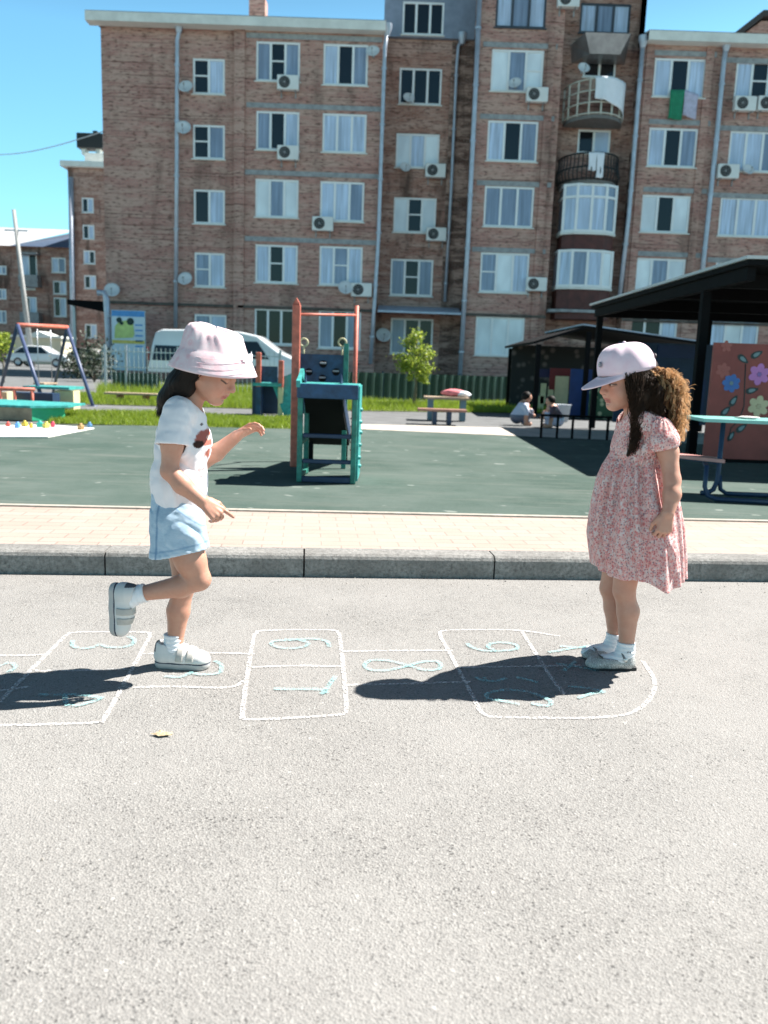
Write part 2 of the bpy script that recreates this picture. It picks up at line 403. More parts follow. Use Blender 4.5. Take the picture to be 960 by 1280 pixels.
for i in range(420):
    s_ = rg.uniform(-4,5); t_ = -abs(rg.gauss(0,.12))-.01 if rg.random() < .7 else rg.uniform(-2.6,-.1); q = Vector(kp(s_, t_, 0)); r_ = rg.uniform(.002,.0055); a_ = rg.random()*6
    p4 = [q+Vector((r_*math.cos(a_+k*2.1)*rg.uniform(.6,1.2), r_*math.sin(a_+k*2.1)*rg.uniform(.6,1.2), .0005)) for k in range(3)]+[q+Vector((0,0,r_*.9))]; b.add(p4, [(0,1,3),(1,2,3),(2,0,3)])
stuff(b.build('gravel', simple('grit', (.36,.33,.29), .9, .4, 60), cleanup=False), 'loose grit scattered along the foot of the kerb', 'grit')
# dry leaf on the road
lf = onZ(203,919,0); b = MB()
for i in range(4):
    a = i*1.7+.3; cx, cy = lf[0]+.012*math.cos(a), lf[1]+.010*math.sin(a)
    pts = []
    for k in range(9):
        t = 2*math.pi*k/9; rr = .012+.006*math.sin(3*t+a)
        pts.append((cx+rr*1.3*math.cos(t+a), cy+rr*.8*math.sin(t+a), .002+.003*math.sin(t*2+a)**2+.001*i))
    c0 = (cx, cy, .005+.001*i); b.add(pts+[c0], [(k,(k+1)%9,9) for k in range(9)])
tag(b.build('dry_leaf', simple('dry_leaf', (.46,.36,.22), .8, .4, 60), None, lf, cleanup=False), 'crumpled tan dry leaf on the asphalt below the hopping girl', 'leaf')
# ================================================================ the apartment block
YB = 38.0
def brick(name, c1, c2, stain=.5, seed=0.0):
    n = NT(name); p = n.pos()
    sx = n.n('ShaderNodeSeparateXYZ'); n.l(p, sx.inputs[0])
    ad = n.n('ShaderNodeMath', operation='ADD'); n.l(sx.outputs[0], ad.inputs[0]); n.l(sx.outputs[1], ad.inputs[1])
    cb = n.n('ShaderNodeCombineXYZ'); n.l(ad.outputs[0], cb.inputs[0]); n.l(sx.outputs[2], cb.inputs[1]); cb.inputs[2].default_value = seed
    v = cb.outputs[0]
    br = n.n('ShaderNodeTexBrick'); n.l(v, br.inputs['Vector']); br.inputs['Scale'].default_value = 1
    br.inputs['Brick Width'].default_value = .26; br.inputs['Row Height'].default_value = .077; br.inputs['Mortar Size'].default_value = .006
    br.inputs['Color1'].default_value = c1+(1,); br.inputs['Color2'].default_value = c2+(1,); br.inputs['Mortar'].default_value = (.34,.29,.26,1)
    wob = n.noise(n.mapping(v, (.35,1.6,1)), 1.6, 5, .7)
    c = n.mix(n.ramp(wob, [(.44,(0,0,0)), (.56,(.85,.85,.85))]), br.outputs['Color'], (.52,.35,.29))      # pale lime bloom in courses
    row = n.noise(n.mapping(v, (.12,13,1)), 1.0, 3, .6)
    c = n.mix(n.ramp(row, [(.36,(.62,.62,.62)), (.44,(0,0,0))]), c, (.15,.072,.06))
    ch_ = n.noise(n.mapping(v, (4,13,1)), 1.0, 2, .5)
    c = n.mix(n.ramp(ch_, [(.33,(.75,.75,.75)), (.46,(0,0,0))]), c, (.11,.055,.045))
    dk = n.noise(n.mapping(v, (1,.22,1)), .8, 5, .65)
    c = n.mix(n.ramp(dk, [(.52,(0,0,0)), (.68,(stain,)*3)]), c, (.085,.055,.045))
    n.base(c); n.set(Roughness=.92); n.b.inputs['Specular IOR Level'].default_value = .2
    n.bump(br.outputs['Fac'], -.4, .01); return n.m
M_BR = brick('red_brick', (.50,.262,.222), (.42,.205,.172))
M_BR2 = brick('brown_brick', (.42,.215,.165), (.34,.16,.12), .85, 7.3)
M_BRD = brick('recess_shade_brick', (.13,.062,.046), (.09,.045,.034), .9, 3.1)  # brick darkened so the shade of the recesses sits in its colour
M_FR = simple('window_plastic', (.80,.81,.82), .35, .04)
M_FRD = simple('dark_window_frame', (.05,.055,.07), .4)
M_CONC = simple('concrete_band', (.30,.31,.32), .9, .25, 4)
M_PIPE = simple('zinc_pipe', (.44,.48,.56), .45, .15, 3, .35)
M_FASC = simple('white_eaves', (.74,.74,.70), .6, .1, 2)
M_RED = simple('oxblood_paint', (.085,.022,.018), .6, .3, 3)
def pane_mat(name, c, folds=0):
    n = NT(name); p = n.pos(); f = n.noise(n.mapping(p, (9 if folds else 1, 1, .35)), 1.2, 3, .6)
    big = n.noise(n.mapping(p, (.8,1,.5)), .9, 2, .5)
    n.base(n.mix(n.ramp(big, [(.38,(.55,.55,.55)),(.55,(0,0,0))]), n.ramp(f, [(.3, tuple(x*(.62 if folds else .9) for x in c)), (.65, tuple(min(1,x*1.12) for x in c))]), tuple(x*.68 for x in c))); n.set(Roughness=.07)
    n.b.inputs['Specular IOR Level'].default_value = .35
    return n.m
PANES = [pane_mat('curtain_behind_glass', (.56,.67,.86), 1), pane_mat('white_blind_behind_glass', (.78,.85,.92)),
         pane_mat('grey_blue_glass', (.27,.34,.47), 1), pane_mat('dark_glass', (.010,.012,.016))]
PI_ = {'l':0, 'L':1, 'm':2, 'd':3}
bld = empty('apartment_block', (0, YB, PZ), 'long red brick apartment block with rows of white-framed windows and a stepped roofline', 'apartment building')
bo = bld.location
def rect(px, Y):
    """pixel box -> world x0,x1,z0,z1 on plane Y"""
    x0,y0,x1,y1 = px; c = atY((x0+x1)/2, (y0+y1)/2, Y)
    l = atY(x0,(y0+y1)/2,Y)[0]; r = atY(x1,(y0+y1)/2,Y)[0]; t = atY((x0+x1)/2,y0,Y)[2]; bt = atY((x0+x1)/2,y1,Y)[2]
    return [l, r, bt, t]
def wall(name, Y, x0, x1, z0, z1, holes, mat, parent, org, depth=.13):
    b = MB(); xs = sorted({x0,x1,*[h[0] for h in holes],*[h[1] for h in holes]}); zs = sorted({z0,z1,*[h[2] for h in holes],*[h[3] for h in holes]})
    xs = [x for x in xs if x0 <= x <= x1]; zs = [z for z in zs if z0 <= z <= z1]
    for i in range(len(xs)-1):
        for j in range(len(zs)-1):
            cx, cz = (xs[i]+xs[i+1])/2, (zs[j]+zs[j+1])/2
            if any(h[0] < cx < h[1] and h[2] < cz < h[3] for h in holes): continue
            b.poly([(xs[i],Y,zs[j]),(xs[i+1],Y,zs[j]),(xs[i+1],Y,zs[j+1]),(xs[i],Y,zs[j+1])])
    for a, c, e, f in holes:
        y2 = Y+depth
        b.poly([(a,Y,e),(a,Y,f),(a,y2,f),(a,y2,e)]); b.poly([(c,Y,e),(c,y2,e),(c,y2,f),(c,Y,f)])
        b.poly([(a,Y,f),(c,Y,f),(c,y2,f),(a,y2,f)]); b.poly([(a,Y,e),(a,y2,e),(c,y2,e),(c,Y,e)])
    return b.build(name, mat, parent, org, cleanup=False)
def window(h, Y, states, parent, org, dark=False, split='', depth=.09, sill=True, fw=.085):
    """frame > pane, sill. split: for each pane '-' adds a cross bar"""
    a, c, e, f = h; y0, y1 = Y+depth-.06, Y+depth; nP = len(states)
    b = MB(); b.box(a+.004,c-.004,y0,y1,e+.004,e+fw); b.box(a+.004,c-.004,y0,y1,f-fw,f-.004)
    b.box(a+.004,a+fw,y0,y1,e+fw,f-fw); b.box(c-fw,c-.004,y0,y1,e+fw,f-fw)
    xs = [a + (c-a)*k/nP for k in range(nP+1)]
    for k in range(1,nP): b.box(xs[k]-.05,xs[k]+.05,y0-.004,y1,e+fw,f-fw)
    for k, s in enumerate(split):
        if s == '-':
            zc = e+(f-e)*.52; b.box(xs[k]+.05+(fw-.05)*(k==0), xs[k+1]-.05-(fw-.05)*(k==nP-1), y0+.004, y1, zc-.03, zc+.03)
    fr = b.build('window', M_FRD if dark else M_FR, parent, org)
    g = MB()
    for k, s in enumerate(states):
        g.m = PI_[s]; g.poly([(xs[k],y1-.012,e),(xs[k+1],y1-.012,e),(xs[k+1],y1-.012,f),(xs[k],y1-.012,f)])
    g.build('pane', PANES, fr, org, cleanup=False)
    if sill:
        s = MB(); s.box(a-.06,c+.06,Y-.09,Y+.02,e-.05,e-.006); s.build('sill', M_FRD if dark else M_FASC, fr, org)
    return fr
Xp = lambda px, py, Y=YB: atY(px,py,Y)[0]
Zp = lambda px, py, Y=YB: atY(px,py,Y)[2]
XA, XP, XB, XD, XE0, XE1, XF, XG = Xp(127,150), Xp(299,150), Xp(477,150), Xp(592,150), Xp(698,150), Xp(797,150), Xp(892,150), 22.0
YC, YE = YB+1.6, YB+.9
ZR = Zp(300, 34)                                              # top of the low walls
ZT = ZR+3.2                                                   # top of the tall middle
GZ = PZ-.15
def run(specs, Y, x0, x1, z1, mat, name='wall'):
    hs = []
    for px, st, *o in specs:
        h = rect(px, Y); hs.append(h)
        kw = o[0] if o else {}
        window(h, Y, st, bld, bo, **kw)
    return wall(name, Y, x0, x1, GZ, z1, hs, mat, bld, bo)
A = [((241,73,281,118),'dl',{'split':'-'}), ((241,156,281,199),'dm',{'split':'-'}), ((242,237,281,280),'dl'), ((243,316,281,359),'ml',{'split':'-'}), ((243,393,283,430),'ml')]
B = [((320,52,375,102),'mdm',{'split':' -'}), ((320,139,374,188),'mdl'), ((319,224,373,272),'LmL'), ((319,306,372,354),'ldl',{'split':' -'}), ((318,386,368,431),'ddd'),
     ((404,55,460,107),'ldm'), ((403,142,458,191),'lll'), ((400,227,455,277),'llm'), ((399,308,453,357),'lml',{'split':' -'}), ((398,388,451,436),'mdm')]
run(A, YB+.12, XA, XP, ZR, M_BR); run(B, YB, XP, XB, ZR, M_BR)
C = [((499,85,552,131),'ddd'), ((495,167,549,210),'LlL'), ((492,247,545,291),'LdL',{'split':' -'}), ((488,324,541,370),'mdm',{'split':' -'}), ((488,398,541,443),'mdd')]
run(C, YC, XB, XD, Zp(520,45,YC), M_BR2)
D = [((620,-14,683,35),'lml',{'dark':True}), ((614,62,679,115),'LmL',{'split':'  -'}), ((609,151,672,202),'ldm'), ((605,233,667,284),'mmm'), ((600,316,661,366),'mLl',{'split':'-'}), ((594,396,655,445),'LLL')]
run(D, YB, XD, XE0, ZT, M_BR)
E_ = [((725,4,788,42),'lml',{'dark':True}), ((729,75,770,97),'dd'), ((722,162,763,192),'dl')]
run(E_, YE, XE0, XE1, ZT, M_BR2)
F_ = [((817,73,882,122),'ldl'), ((810,160,871,209),'ldm'), ((801,244,862,291),'LdL'), ((793,323,856,364),'LmL'), ((785,396,846,436),'ddl')]
run(F_, YB, XE1, XF, ZR, M_BR)
G_ = [((919,77,981,127),'ldl',{'split':' -'}), ((911,164,974,215),'llm'), ((899,247,966,296),'lll'), ((893,327,958,372),'lml'), ((886,396,948,440),'lLl'),
      ((1000,80,1062,130),'lml'), ((992,168,1056,219),'ldl'), ((984,251,1048,300),'mml'), ((976,331,1040,377),'lll')]
run(G_, YB, XF, XG, ZR, M_BR)
# return walls, left gable end, back
b = MB()
b.poly([(XA,YB+.12,GZ),(XA,YB+13,GZ),(XA,YB+13,ZR),(XA,YB+.12,ZR)]); b.poly([(XP,YB,GZ),(XP,YB+.12,GZ),(XP,YB+.12,ZR),(XP,YB,ZR)])
b.poly([(XB,YB,GZ),(XB,YC,GZ),(XB,YC,ZR),(XB,YB,ZR)]); b.poly([(XG,YB,GZ),(XG,YB+13,GZ),(XG,YB+13,ZR),(XG,YB,ZR)]); b.poly([(XA,YB+13,GZ),(XG,YB+13,GZ),(XG,YB+13,ZR),(XA,YB+13,ZR)])
b.poly([(XE1,YB,ZR),(XE1,YB+12,ZR),(XE1,YB+12,ZT),(XE1,YB,ZT)])
b.build('wall', M_BR, bld, bo, cleanup=False)
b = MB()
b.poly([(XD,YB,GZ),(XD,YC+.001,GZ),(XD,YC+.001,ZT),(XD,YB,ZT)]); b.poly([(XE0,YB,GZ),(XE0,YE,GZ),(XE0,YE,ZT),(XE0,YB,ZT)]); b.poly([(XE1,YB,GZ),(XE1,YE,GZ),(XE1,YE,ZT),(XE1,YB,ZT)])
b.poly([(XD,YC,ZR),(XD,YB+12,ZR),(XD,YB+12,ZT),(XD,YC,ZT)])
b.build('wall', M_BRD, bld, bo, cleanup=False)  # return walls carry their shade as darkened brick
# pilasters, and a dark strip painting shade into the recess
for px in ((293,306),): 
    b = MB(); b.box(Xp(px[0],150), Xp(px[1],150), YB-.10, YB+.15, GZ, ZR-.01); b.build('pilaster', M_BR, bld, bo)
for px in (684, 806, 880):
    b = MB(); x = Xp(px,150); b.box(x-.16,x+.16,YB-.07,YB-.002,GZ,ZR-.01); b.build('pilaster', M_BR, bld, bo)
b = MB(); b.box(XD-.95, XD-.01, YC-.06, YC-.003, GZ, Zp(520,45,YC)); b.build('pilaster', M_BRD, bld, bo)  # added dark overlay for the shade beside the wing, no actual pilaster
# upper mansard of grey-blue sheet over the recess, with its window
Y0 = YC-.25; h = rect((503,2,555,44), Y0)
window(h, Y0, 'ddd', bld, bo)
zt = Zp(520,45,Y0)
wall('dormer_cladding', Y0, XB-.05, XD-.02, zt+.002, ZT-.6, [h], simple('grey_blue_sheet', (.21,.25,.33), .6, .15, 3), bld, bo)
b = MB(); b.box(XB-.05, XD-.02, Y0+.002, YC+.3, zt-.05, zt); b.build('dormer_cladding', simple('grey_blue_sheet', (.2,.24,.32)), bld, bo)
# ledges
za = Zp(380,386)
for xa_, xb_, ya_, yb_ in ((XA-.05,XP,YB+.02,YB+.119),(XP,XB,YB-.10,YB-.002),(XD,XE0,YB-.10,YB-.002),(XE1,XG,YB-.10,YB-.002)):
    b = MB(); b.box(xa_, xb_, ya_, yb_, za-.06, za+.06); b.build('string_course', simple('dirty_ledge', (.10,.085,.075), .9, .4, 3), bld, bo)
b = MB(); zz_ = Zp(520,386,YB-.2)
b.add([(XB+.1,YB-.35,zz_-.12),(XD-.15,YB-.35,zz_-.12),(XD-.15,YC,zz_+.22),(XB+.1,YC,zz_+.22),(XB+.1,YB-.35,zz_-.2),(XD-.15,YB-.35,zz_-.2),(XD-.15,YC,zz_+.1),(XB+.1,YC,zz_+.1)],[(0,1,2,3),(4,7,6,5),(0,4,5,1),(0,3,7,4),(1,5,6,2)])
b.build('porch_roof', simple('pale_blue_sheet', (.42,.50,.60), .5, .15, 3), bld, bo)
# concrete lintel bands
for x0, x1, y in ((308,478,47),(308,478,134),(306,476,218),(306,474,301),(604,697,57),(600,693,147),(596,689,230),(590,682,313),(808,896,67),(803,888,153),(797,884,238),(788,876,318),(906,1000,76),(899,1000,161),(890,1000,245),(884,1000,326)):
    xa, xb = Xp(x0,y), min(Xp(x1,y), XG-.1); zc = Zp((x0+min(x1,960))/2, y); b = MB(); b.box(xa, xb, YB-.03, YB+.02, zc-.10, zc+.10); b.build('lintel', M_CONC, bld, bo)
# eaves and roofs
def roof(x0, x1, z, yf, ov=.55):
    b = MB(); b.box(x0, x1, yf-ov, yf-ov+.04, z-.12, z+.24); b.box(x0, x1, yf-ov+.04, yf+.05, z-.12, z-.08); b.build('eaves', M_FASC, bld, bo)
    b = MB(); b.add([(x0,yf-ov,z+.26),(x1,yf-ov,z+.26),(x1,YB+6.5,z+1.7),(x0,YB+6.5,z+1.7),(x0,YB+13.5,z+.26),(x1,YB+13.5,z+.26)],[(0,1,2,3),(3,2,5,4),(0,3,4),(1,5,2)])
    b.build('roof', simple('pale_roof_sheet', (.55,.56,.57), .5, .1, 1), bld, bo)
roof(XA-.42, XB+.05, ZR, YB); roof(XE1+.05, XG+.4, ZR, YB); roof(XD-.3, XE1+.3, ZT, YB)
# chimney on the left roof
b = MB(); x0, x1 = Xp(313,10,YB+4), Xp(333,10,YB+4); b.box(x0,x1,YB+3.6,YB+4.4,ZR+.6,ZR+2.6); ck = b.build('chimney', M_BR, bld, bo)
b = MB(); b.box(x0-.08,x1+.08,YB+3.5,YB+4.5,ZR+.7,ZR+1.05); b.build('flashing', M_FASC, ck, bo)
# drainpipes
def pipe(pts, Y, r=.085, hop=True):
    P = [atY(px,py,Y) for px,py in pts]; b = MB(); b.tube(P, r, 10)
    if hop: b.lathe([(.10,-.25),(.20,.05),(.20,.22)], 12, P[0])
    z = P[0][2]-1.5
    while z > .6:
        for i in range(len(P)-1):
            if P[i][2] >= z >= P[i+1][2]:
                t = (P[i][2]-z)/(P[i][2]-P[i+1][2]); x = P[i][0]+(P[i+1][0]-P[i][0])*t; b.lathe([(r+.03,-.04),(r+.03,.04)], 10, (x,Y,z))
        z -= 2.2
    b.build('drainpipe', M_PIPE, bld, bo)
pipe([(223.5,33),(223.3,42),(221.5,50),(221,200),(219.5,410)], YB-.12); pipe([(484,37),(481,60),(473,300),(468,380),(463,455)], YB-.22)
pipe([(578,48),(573,58),(571,80),(564,240),(556,377)], YC-.2, .07); pipe([(600,-14),(594,120),(585,300),(574,485)], YB-.2, .1, False)
pipe([(804,52),(799,110),(786,270),(772,395)], YB-.2, .09); pipe([(908,57),(905,75),(896,170),(880,320),(876,360)], YB-.2, .10)
# glazed bays of the balcony stack
def bay(y0, y1, nm, panes, transom, x0=700, x1=772):
    """five-sided bay standing out of the recess"""
    Y = YB-.55; zt, zb = Zp(736,y0,Y), Zp(736,y1,Y); xl, xr = Xp(x0+4,(y0+y1)/2,Y), Xp(x1-2,(y0+y1)/2,Y)
    w_ = xr-xl; pts = [(xl,YE),(xl,Y+.40),(xl+.22*w_,Y+.06),(xl+.5*w_,Y),(xl+.78*w_,Y+.06),(xr,Y+.40),(xr,YE)]
    fr = MB(); gl = MB()
    for i in range(len(pts)-1):
        p, q = pts[i], pts[i+1]
        gl.m = PI_[panes[i % len(panes)]]; gl.poly([(p[0],p[1],zb),(q[0],q[1],zb),(q[0],q[1],zt),(p[0],p[1],zt)])
        d = Vector((q[0]-p[0],q[1]-p[1],0)); nn = Vector((d.y,-d.x,0)).normalized()*.03
        for z in [zb+.05, zt-.05] + ([zt-(zt-zb)*.27] if transom else []):
            fr.beam(Vector((p[0],p[1],z))+nn, Vector((q[0],q[1],z))+nn, .06, .1)
        if i in (1,4) or i in (2,3):
            pass
    for p in pts[1:-1]: fr.box(p[0]-.055,p[0]+.055,p[1]-.06,p[1]+.05,zb,zt)
    f = fr.build('bay_window', M_FR, bld, bo); gl.build('pane', PANES, f, bo, cleanup=False)
    s = MB(); s.prism([(x+(.08 if i > 3 else -.08 if i < 3 else 0), y-.09, zb-.1) for i,(x,y) in enumerate(pts)], (0,0,.09)); s.build('sill', M_FASC, f, bo)
    return pts, zb, zt
def spandrel(pts, z0, z1, mat, name='bay_parapet'):
    b = MB(); b.prism([(x,y,z0) for x,y in pts], (0,0,z1-z0)); b.build(name, mat, bld, bo)
p1, zb1, zt1 = bay(229,290,'a','mlllm',True,703,774); p2, zb2, zt2 = bay(312,359,'b','llmlL',False,696,769)
spandrel(p1, zt2+.02, zb1-.11, M_RED); spandrel(p2, zb2-1.35, zb2-.11, M_RED)
b = MB(); b.prism([(x+(.35 if i > 3 else -.35), y-.15, Zp(730,391,YB-.5)) for i,(x,y) in enumerate(p2)], (0,0,.12)); b.build('porch_roof', M_CONC, bld, bo)
# open balconies
def balcony(y_top, y_bot, px0, px1, mat, bulge, bars, kind):
    Y = YB-.75; zt, zb = Zp(745,y_top,Y), Zp(745,y_bot,Y); xl, xr = Xp(px0,y_bot,Y), Xp(px1,y_bot,Y); xc = (xl+xr)/2; w_ = (xr-xl)/2
    def ring(z, k=1.0): return [(xc+w_*k*math.cos(R(a)), YE+(YE-Y)*k*math.sin(R(a)), z) for a in range(180,361,15)]
    s = MB(); s.prism(ring(zb-.14, .96), (0,0,.14)); sl_ = s.build('balcony', simple('balcony_slab', (.16,.155,.15), .9), bld, bo)
    rl = MB()
    for z in ([zt, zb+.06] + ([zb+(zt-zb)*.35, zb+(zt-zb)*.68] if kind == 'h' else [zb+(zt-zb)*.5])): rl.tube(ring(z, .97), .035, 6)
    top = ring(zt,.97); bot = ring(zb,.97); N = bars
    for k in range(N+1):
        a = R(180+180*k/N); x, y = xc+w_*.97*math.cos(a), YE+(YE-Y)*.97*math.sin(a)
        if kind == 'h': rl.box(x-.035,x+.035,y-.03,y+.03,zb,zt)
        else:
            o = .10*bulge; rl.tube([(x,y,zb),(x+o*math.cos(a),y+o*math.sin(a),zb+(zt-zb)*.3),(x,y,zb+(zt-zb)*.65),(x,y,zt)], .025, 5)
    rl.build('railing', mat, sl_, bo)
    return ring(zt,.98), zb
r1, zb_1 = balcony(97,142,712,790,simple('cream_metal', (.50,.48,.42), .6), 0, 8, 'h')
r2, zb_2 = balcony(190,224,705,783,simple('black_iron', (.02,.02,.022), .5), 1, 22, 'v')
def cloth(name, p0, p1, drop0, drop1, mat, label, cat, amp=.05, out=-.07, nx=24, nz=10, group=None):
    b = MB(); path = p0 if isinstance(p0, list) else [p0, p1]; path = [Vector(q) for q in path]; p0 = path[0]; vs = []; th = .012
    def along(t): i = min(int(t*(len(path)-1)), len(path)-2); return path[i].lerp(path[i+1], t*(len(path)-1)-i)
    for j in range(nz+1):
        for i in range(nx+1):
            t = i/nx; q = along(t); s_ = j/nz; d = drop0+(drop1-drop0)*t
            vs.append((q.x+.02*math.sin(9*t+3*s_), q.y+out*(.4+s_)+amp*s_*math.sin(t*17+1.3*math.sin(5*t)), q.z-d*s_+.02*math.sin(7*t)*s_))
    n = len(vs); vs += [(x,y+th,z) for x,y,z in vs]; fs = []; W = nx+1
    for j in range(nz):
        for i in range(nx): fs += [(j*W+i,j*W+i+1,(j+1)*W+i+1,(j+1)*W+i), (n+j*W+i,n+(j+1)*W+i,n+(j+1)*W+i+1,n+j*W+i+1)]
    for i in range(nx): fs += [(i,n+i,n+i+1,i+1), (nz*W+i,nz*W+i+1,n+nz*W+i+1,n+nz*W+i)]
    for j in range(nz): fs += [(j*W,(j+1)*W,n+(j+1)*W,n+j*W), (j*W+nx,n+j*W+nx,n+(j+1)*W+nx,(j+1)*W+nx)]
    b.smooth = True; b.add(vs, fs)
    o = b.build(name, mat, None, p0); tag(o, label, cat, group); return o
cloth('bed_sheet', [Vector((xc_,y-.10,z+.04)) for xc_,y,z in r1[5:12]], None, .85, 1.35, simple('white_cotton', (.80,.82,.88), .9, .05, 3), 'white striped bed sheet drying over the rail of the upper balcony', 'laundry', .06)
cloth('towel', r2[5], r2[6], .75, .75, simple('white_cotton', (.8,.82,.88)), 'left white towel over the black iron railing of the lower open balcony', 'laundry', .02, group='towels on the lower balcony')
cloth('towel', r2[6], r2[7], 1.05, 1.0, simple('white_cotton', (.8,.82,.88)), 'longer white towel right of its neighbour on the black iron balcony railing', 'laundry', .02, group='towels on the lower balcony')
# sheet-metal bowl under the dark top window
b = MB(); Y = YB-.6; ztp, zm, zbt = Zp(755,41,Y), Zp(755,50,Y), Zp(755,64,Y); xl, xr = Xp(722,50,Y), Xp(797,50,Y)
T = [(xl,YE,ztp),(xl+.3,Y,ztp),(xr-.3,Y,ztp),(xr,YE,ztp)]; Bt = [(xl+.1,YE,zbt),(xl+.6,Y+.3,zbt),(xr-.6,Y+.3,zbt),(xr-.1,YE,zbt)]
b.add(T+Bt, [(0,1,5,4),(1,2,6,5),(2,3,7,6),(0,3,2,1),(4,5,6,7)]); b.build('bay_parapet', simple('bare_sheet_metal', (.33,.34,.36), .38, .25, 2, .7), bld, bo)
# laundry under the top window of the right part
q0 = atY(838,112,YB-.18); q1 = atY(856,112,YB-.18); q2 = atY(873,118,YB-.18)
cloth('green_cloth', q0, q1, 1.15, 1.2, simple('green_cotton', (.02,.22,.12), .9), 'dark green cloth hung below the open top-floor window', 'laundry', .04, 0, 12, 8)
cloth('lilac_cloth', q1, q2, 1.0, 1.0, simple('lilac_cotton', (.50,.48,.62), .9), 'pale lilac cloth hung beside the dark green cloth under the top window', 'laundry', .04, 0, 12, 8)

# ---- air conditioners and dishes, one of each kind, then copies
def make_ac():
    r = empty('air_conditioner', (0,0,0), 'x', 'air conditioner', 'air conditioners on the brick facade')
    b = MB(); b.cbox((0,-.22,0), (.90,.30,.58), bev=.03); b.build('casing', simple('ac_white', (.72,.73,.72), .45, .08, 2), r)
    b = MB(); b.lathe([(0,-.004),(.225,-.004),(.235,0)], 24, (-.14,-.375,0), Matrix.Rotation(R(90),3,'X'), False); b.m = 1
    for k in range(5): rr = .045+.04*k; b.tube([(-.14+rr*math.cos(R(a)), -.385, rr*math.sin(R(a))) for a in range(0,360,24)], .006, 4, closed=True)
    b.m = 1; b.cbox((-.14,-.388,0),(.09,.012,.09))
    b.build('fan', [simple('fan_black', (.015,.016,.018), .6), simple('fan_grey', (.25,.26,.27), .5)], r)
    for x in (-.3,.3): b = MB(); b.box(x-.025,x+.025,-.36,0,-.335,-.295); b.box(x-.025,x+.025,-.05,0,-.55,-.335); b.build('bracket', M_CONC, r)
    return r
AC = [((361,106),YB,'top-floor air conditioner below the three-pane window right of the pilaster'), ((361,193),YB,'fourth-floor air conditioner below the three-pane window right of the pilaster'),
      ((404,281),YB,'air conditioner at the lower left corner of the third-floor window beside the long drainpipe'), ((452,363),YB,'air conditioner beside the round dish above the red slide posts'),
      ((544,215),YC,'air conditioner beneath the upper window with white side blinds in the recess'), ((545,294),YC,'air conditioner beneath the lower window with white side blinds in the recess'),
      ((670,121),YB,'air conditioner at the right end of a sill with a dish, tall middle section'), ((669,356),YB,'air conditioner beside the second-floor window of the tall middle section'),
      ((709,3),YB-.02,'highest air conditioner, cut by the upper edge, left of the dark bay window'), ((928,132),YB,'left one of two air conditioners side by side below the top right window'),
      ((957,132),YB,'right one of two air conditioners side by side below the top right window'), ((907,216),YB,'air conditioner with a small dish next to it, right of the right-hand drainpipe')]
pr = make_ac()
for i, ((px,py),Y,lab) in enumerate(AC):
    o = pr if i == 0 else copy_tree(pr); o.location = atY(px,py,Y-.005); o['label'] = lab
def make_dish():
    r = empty('satellite_dish', (0,0,0), 'x', 'satellite dish', 'satellite dishes on the brick facade')
    M = Matrix.Rotation(R(62),3,'X'); b = MB(); b.lathe([(0,.0),(.12,.012),(.22,.04),(.31,.08),(.315,.075),(.22,.03),(.12,.0),(0,-.012)], 28, (0,-.30,0), M); b.build('bowl', simple('dish_grey', (.66,.68,.70), .5, .08, 3), r)
    b = MB(); b.tube([(0,-.33,-.28),(0,-.62,-.10),(0,-.66,.02)], .012, 6); b.cbox((0,-.67,.05),(.06,.09,.06)); b.build('feed_arm', M_CONC, r)
    b = MB(); b.tube([(0,-.28,0),(0,-.18,-.05),(0,0,-.05)], .022, 6); b.box(-.06,.06,-.012,0,-.15,.05); b.build('bracket', M_CONC, r); return r
DI = [((235,112),YB+.12,.95,'dish beside the topmost two-pane window, right of the left drainpipe'), ((230,163),YB+.12,1.05,'dish beside the fourth-floor two-pane window with one blue-grey pane'),
      ((234,350),YB+.12,1.0,'dish beside the lowest visible two-pane window above the van'), ((141,364),YB+.1,1.05,'dish on the building corner above the blue notice board'),
      ((467,68),YB,.9,'dish at the upper right corner of the top-floor window by the long drainpipe'), ((432,361),YB,1.05,'dish touching the air conditioner above the red slide posts'),
      ((509,125),YC,.8,'dish at the lower left corner of the dark three-pane window in the recess'), ((505,211),YC,.75,'dish under the blind-covered window in the recess, left of an air conditioner'),
      ((478,420),YC,1.1,'largest dish, beside the ground-floor window behind the young tree'), ((645,107),YB,.85,'dish in front of the sill of the high window in the tall middle section'),
      ((931,214),YB,.8,'dish directly right of the air conditioner near the right edge'), ((727,88),YB-.3,.8,'dish at the left end of the upper balcony with the bed sheet')]
pr = make_dish()
for i, ((px,py),Y,s,lab) in enumerate(DI):
    o = pr if i == 0 else copy_tree(pr); o.location = atY(px,py,Y-.005); o.scale = (s,s,s); o['label'] = lab; o.rotation_euler.z = R(random.uniform(-18,14))

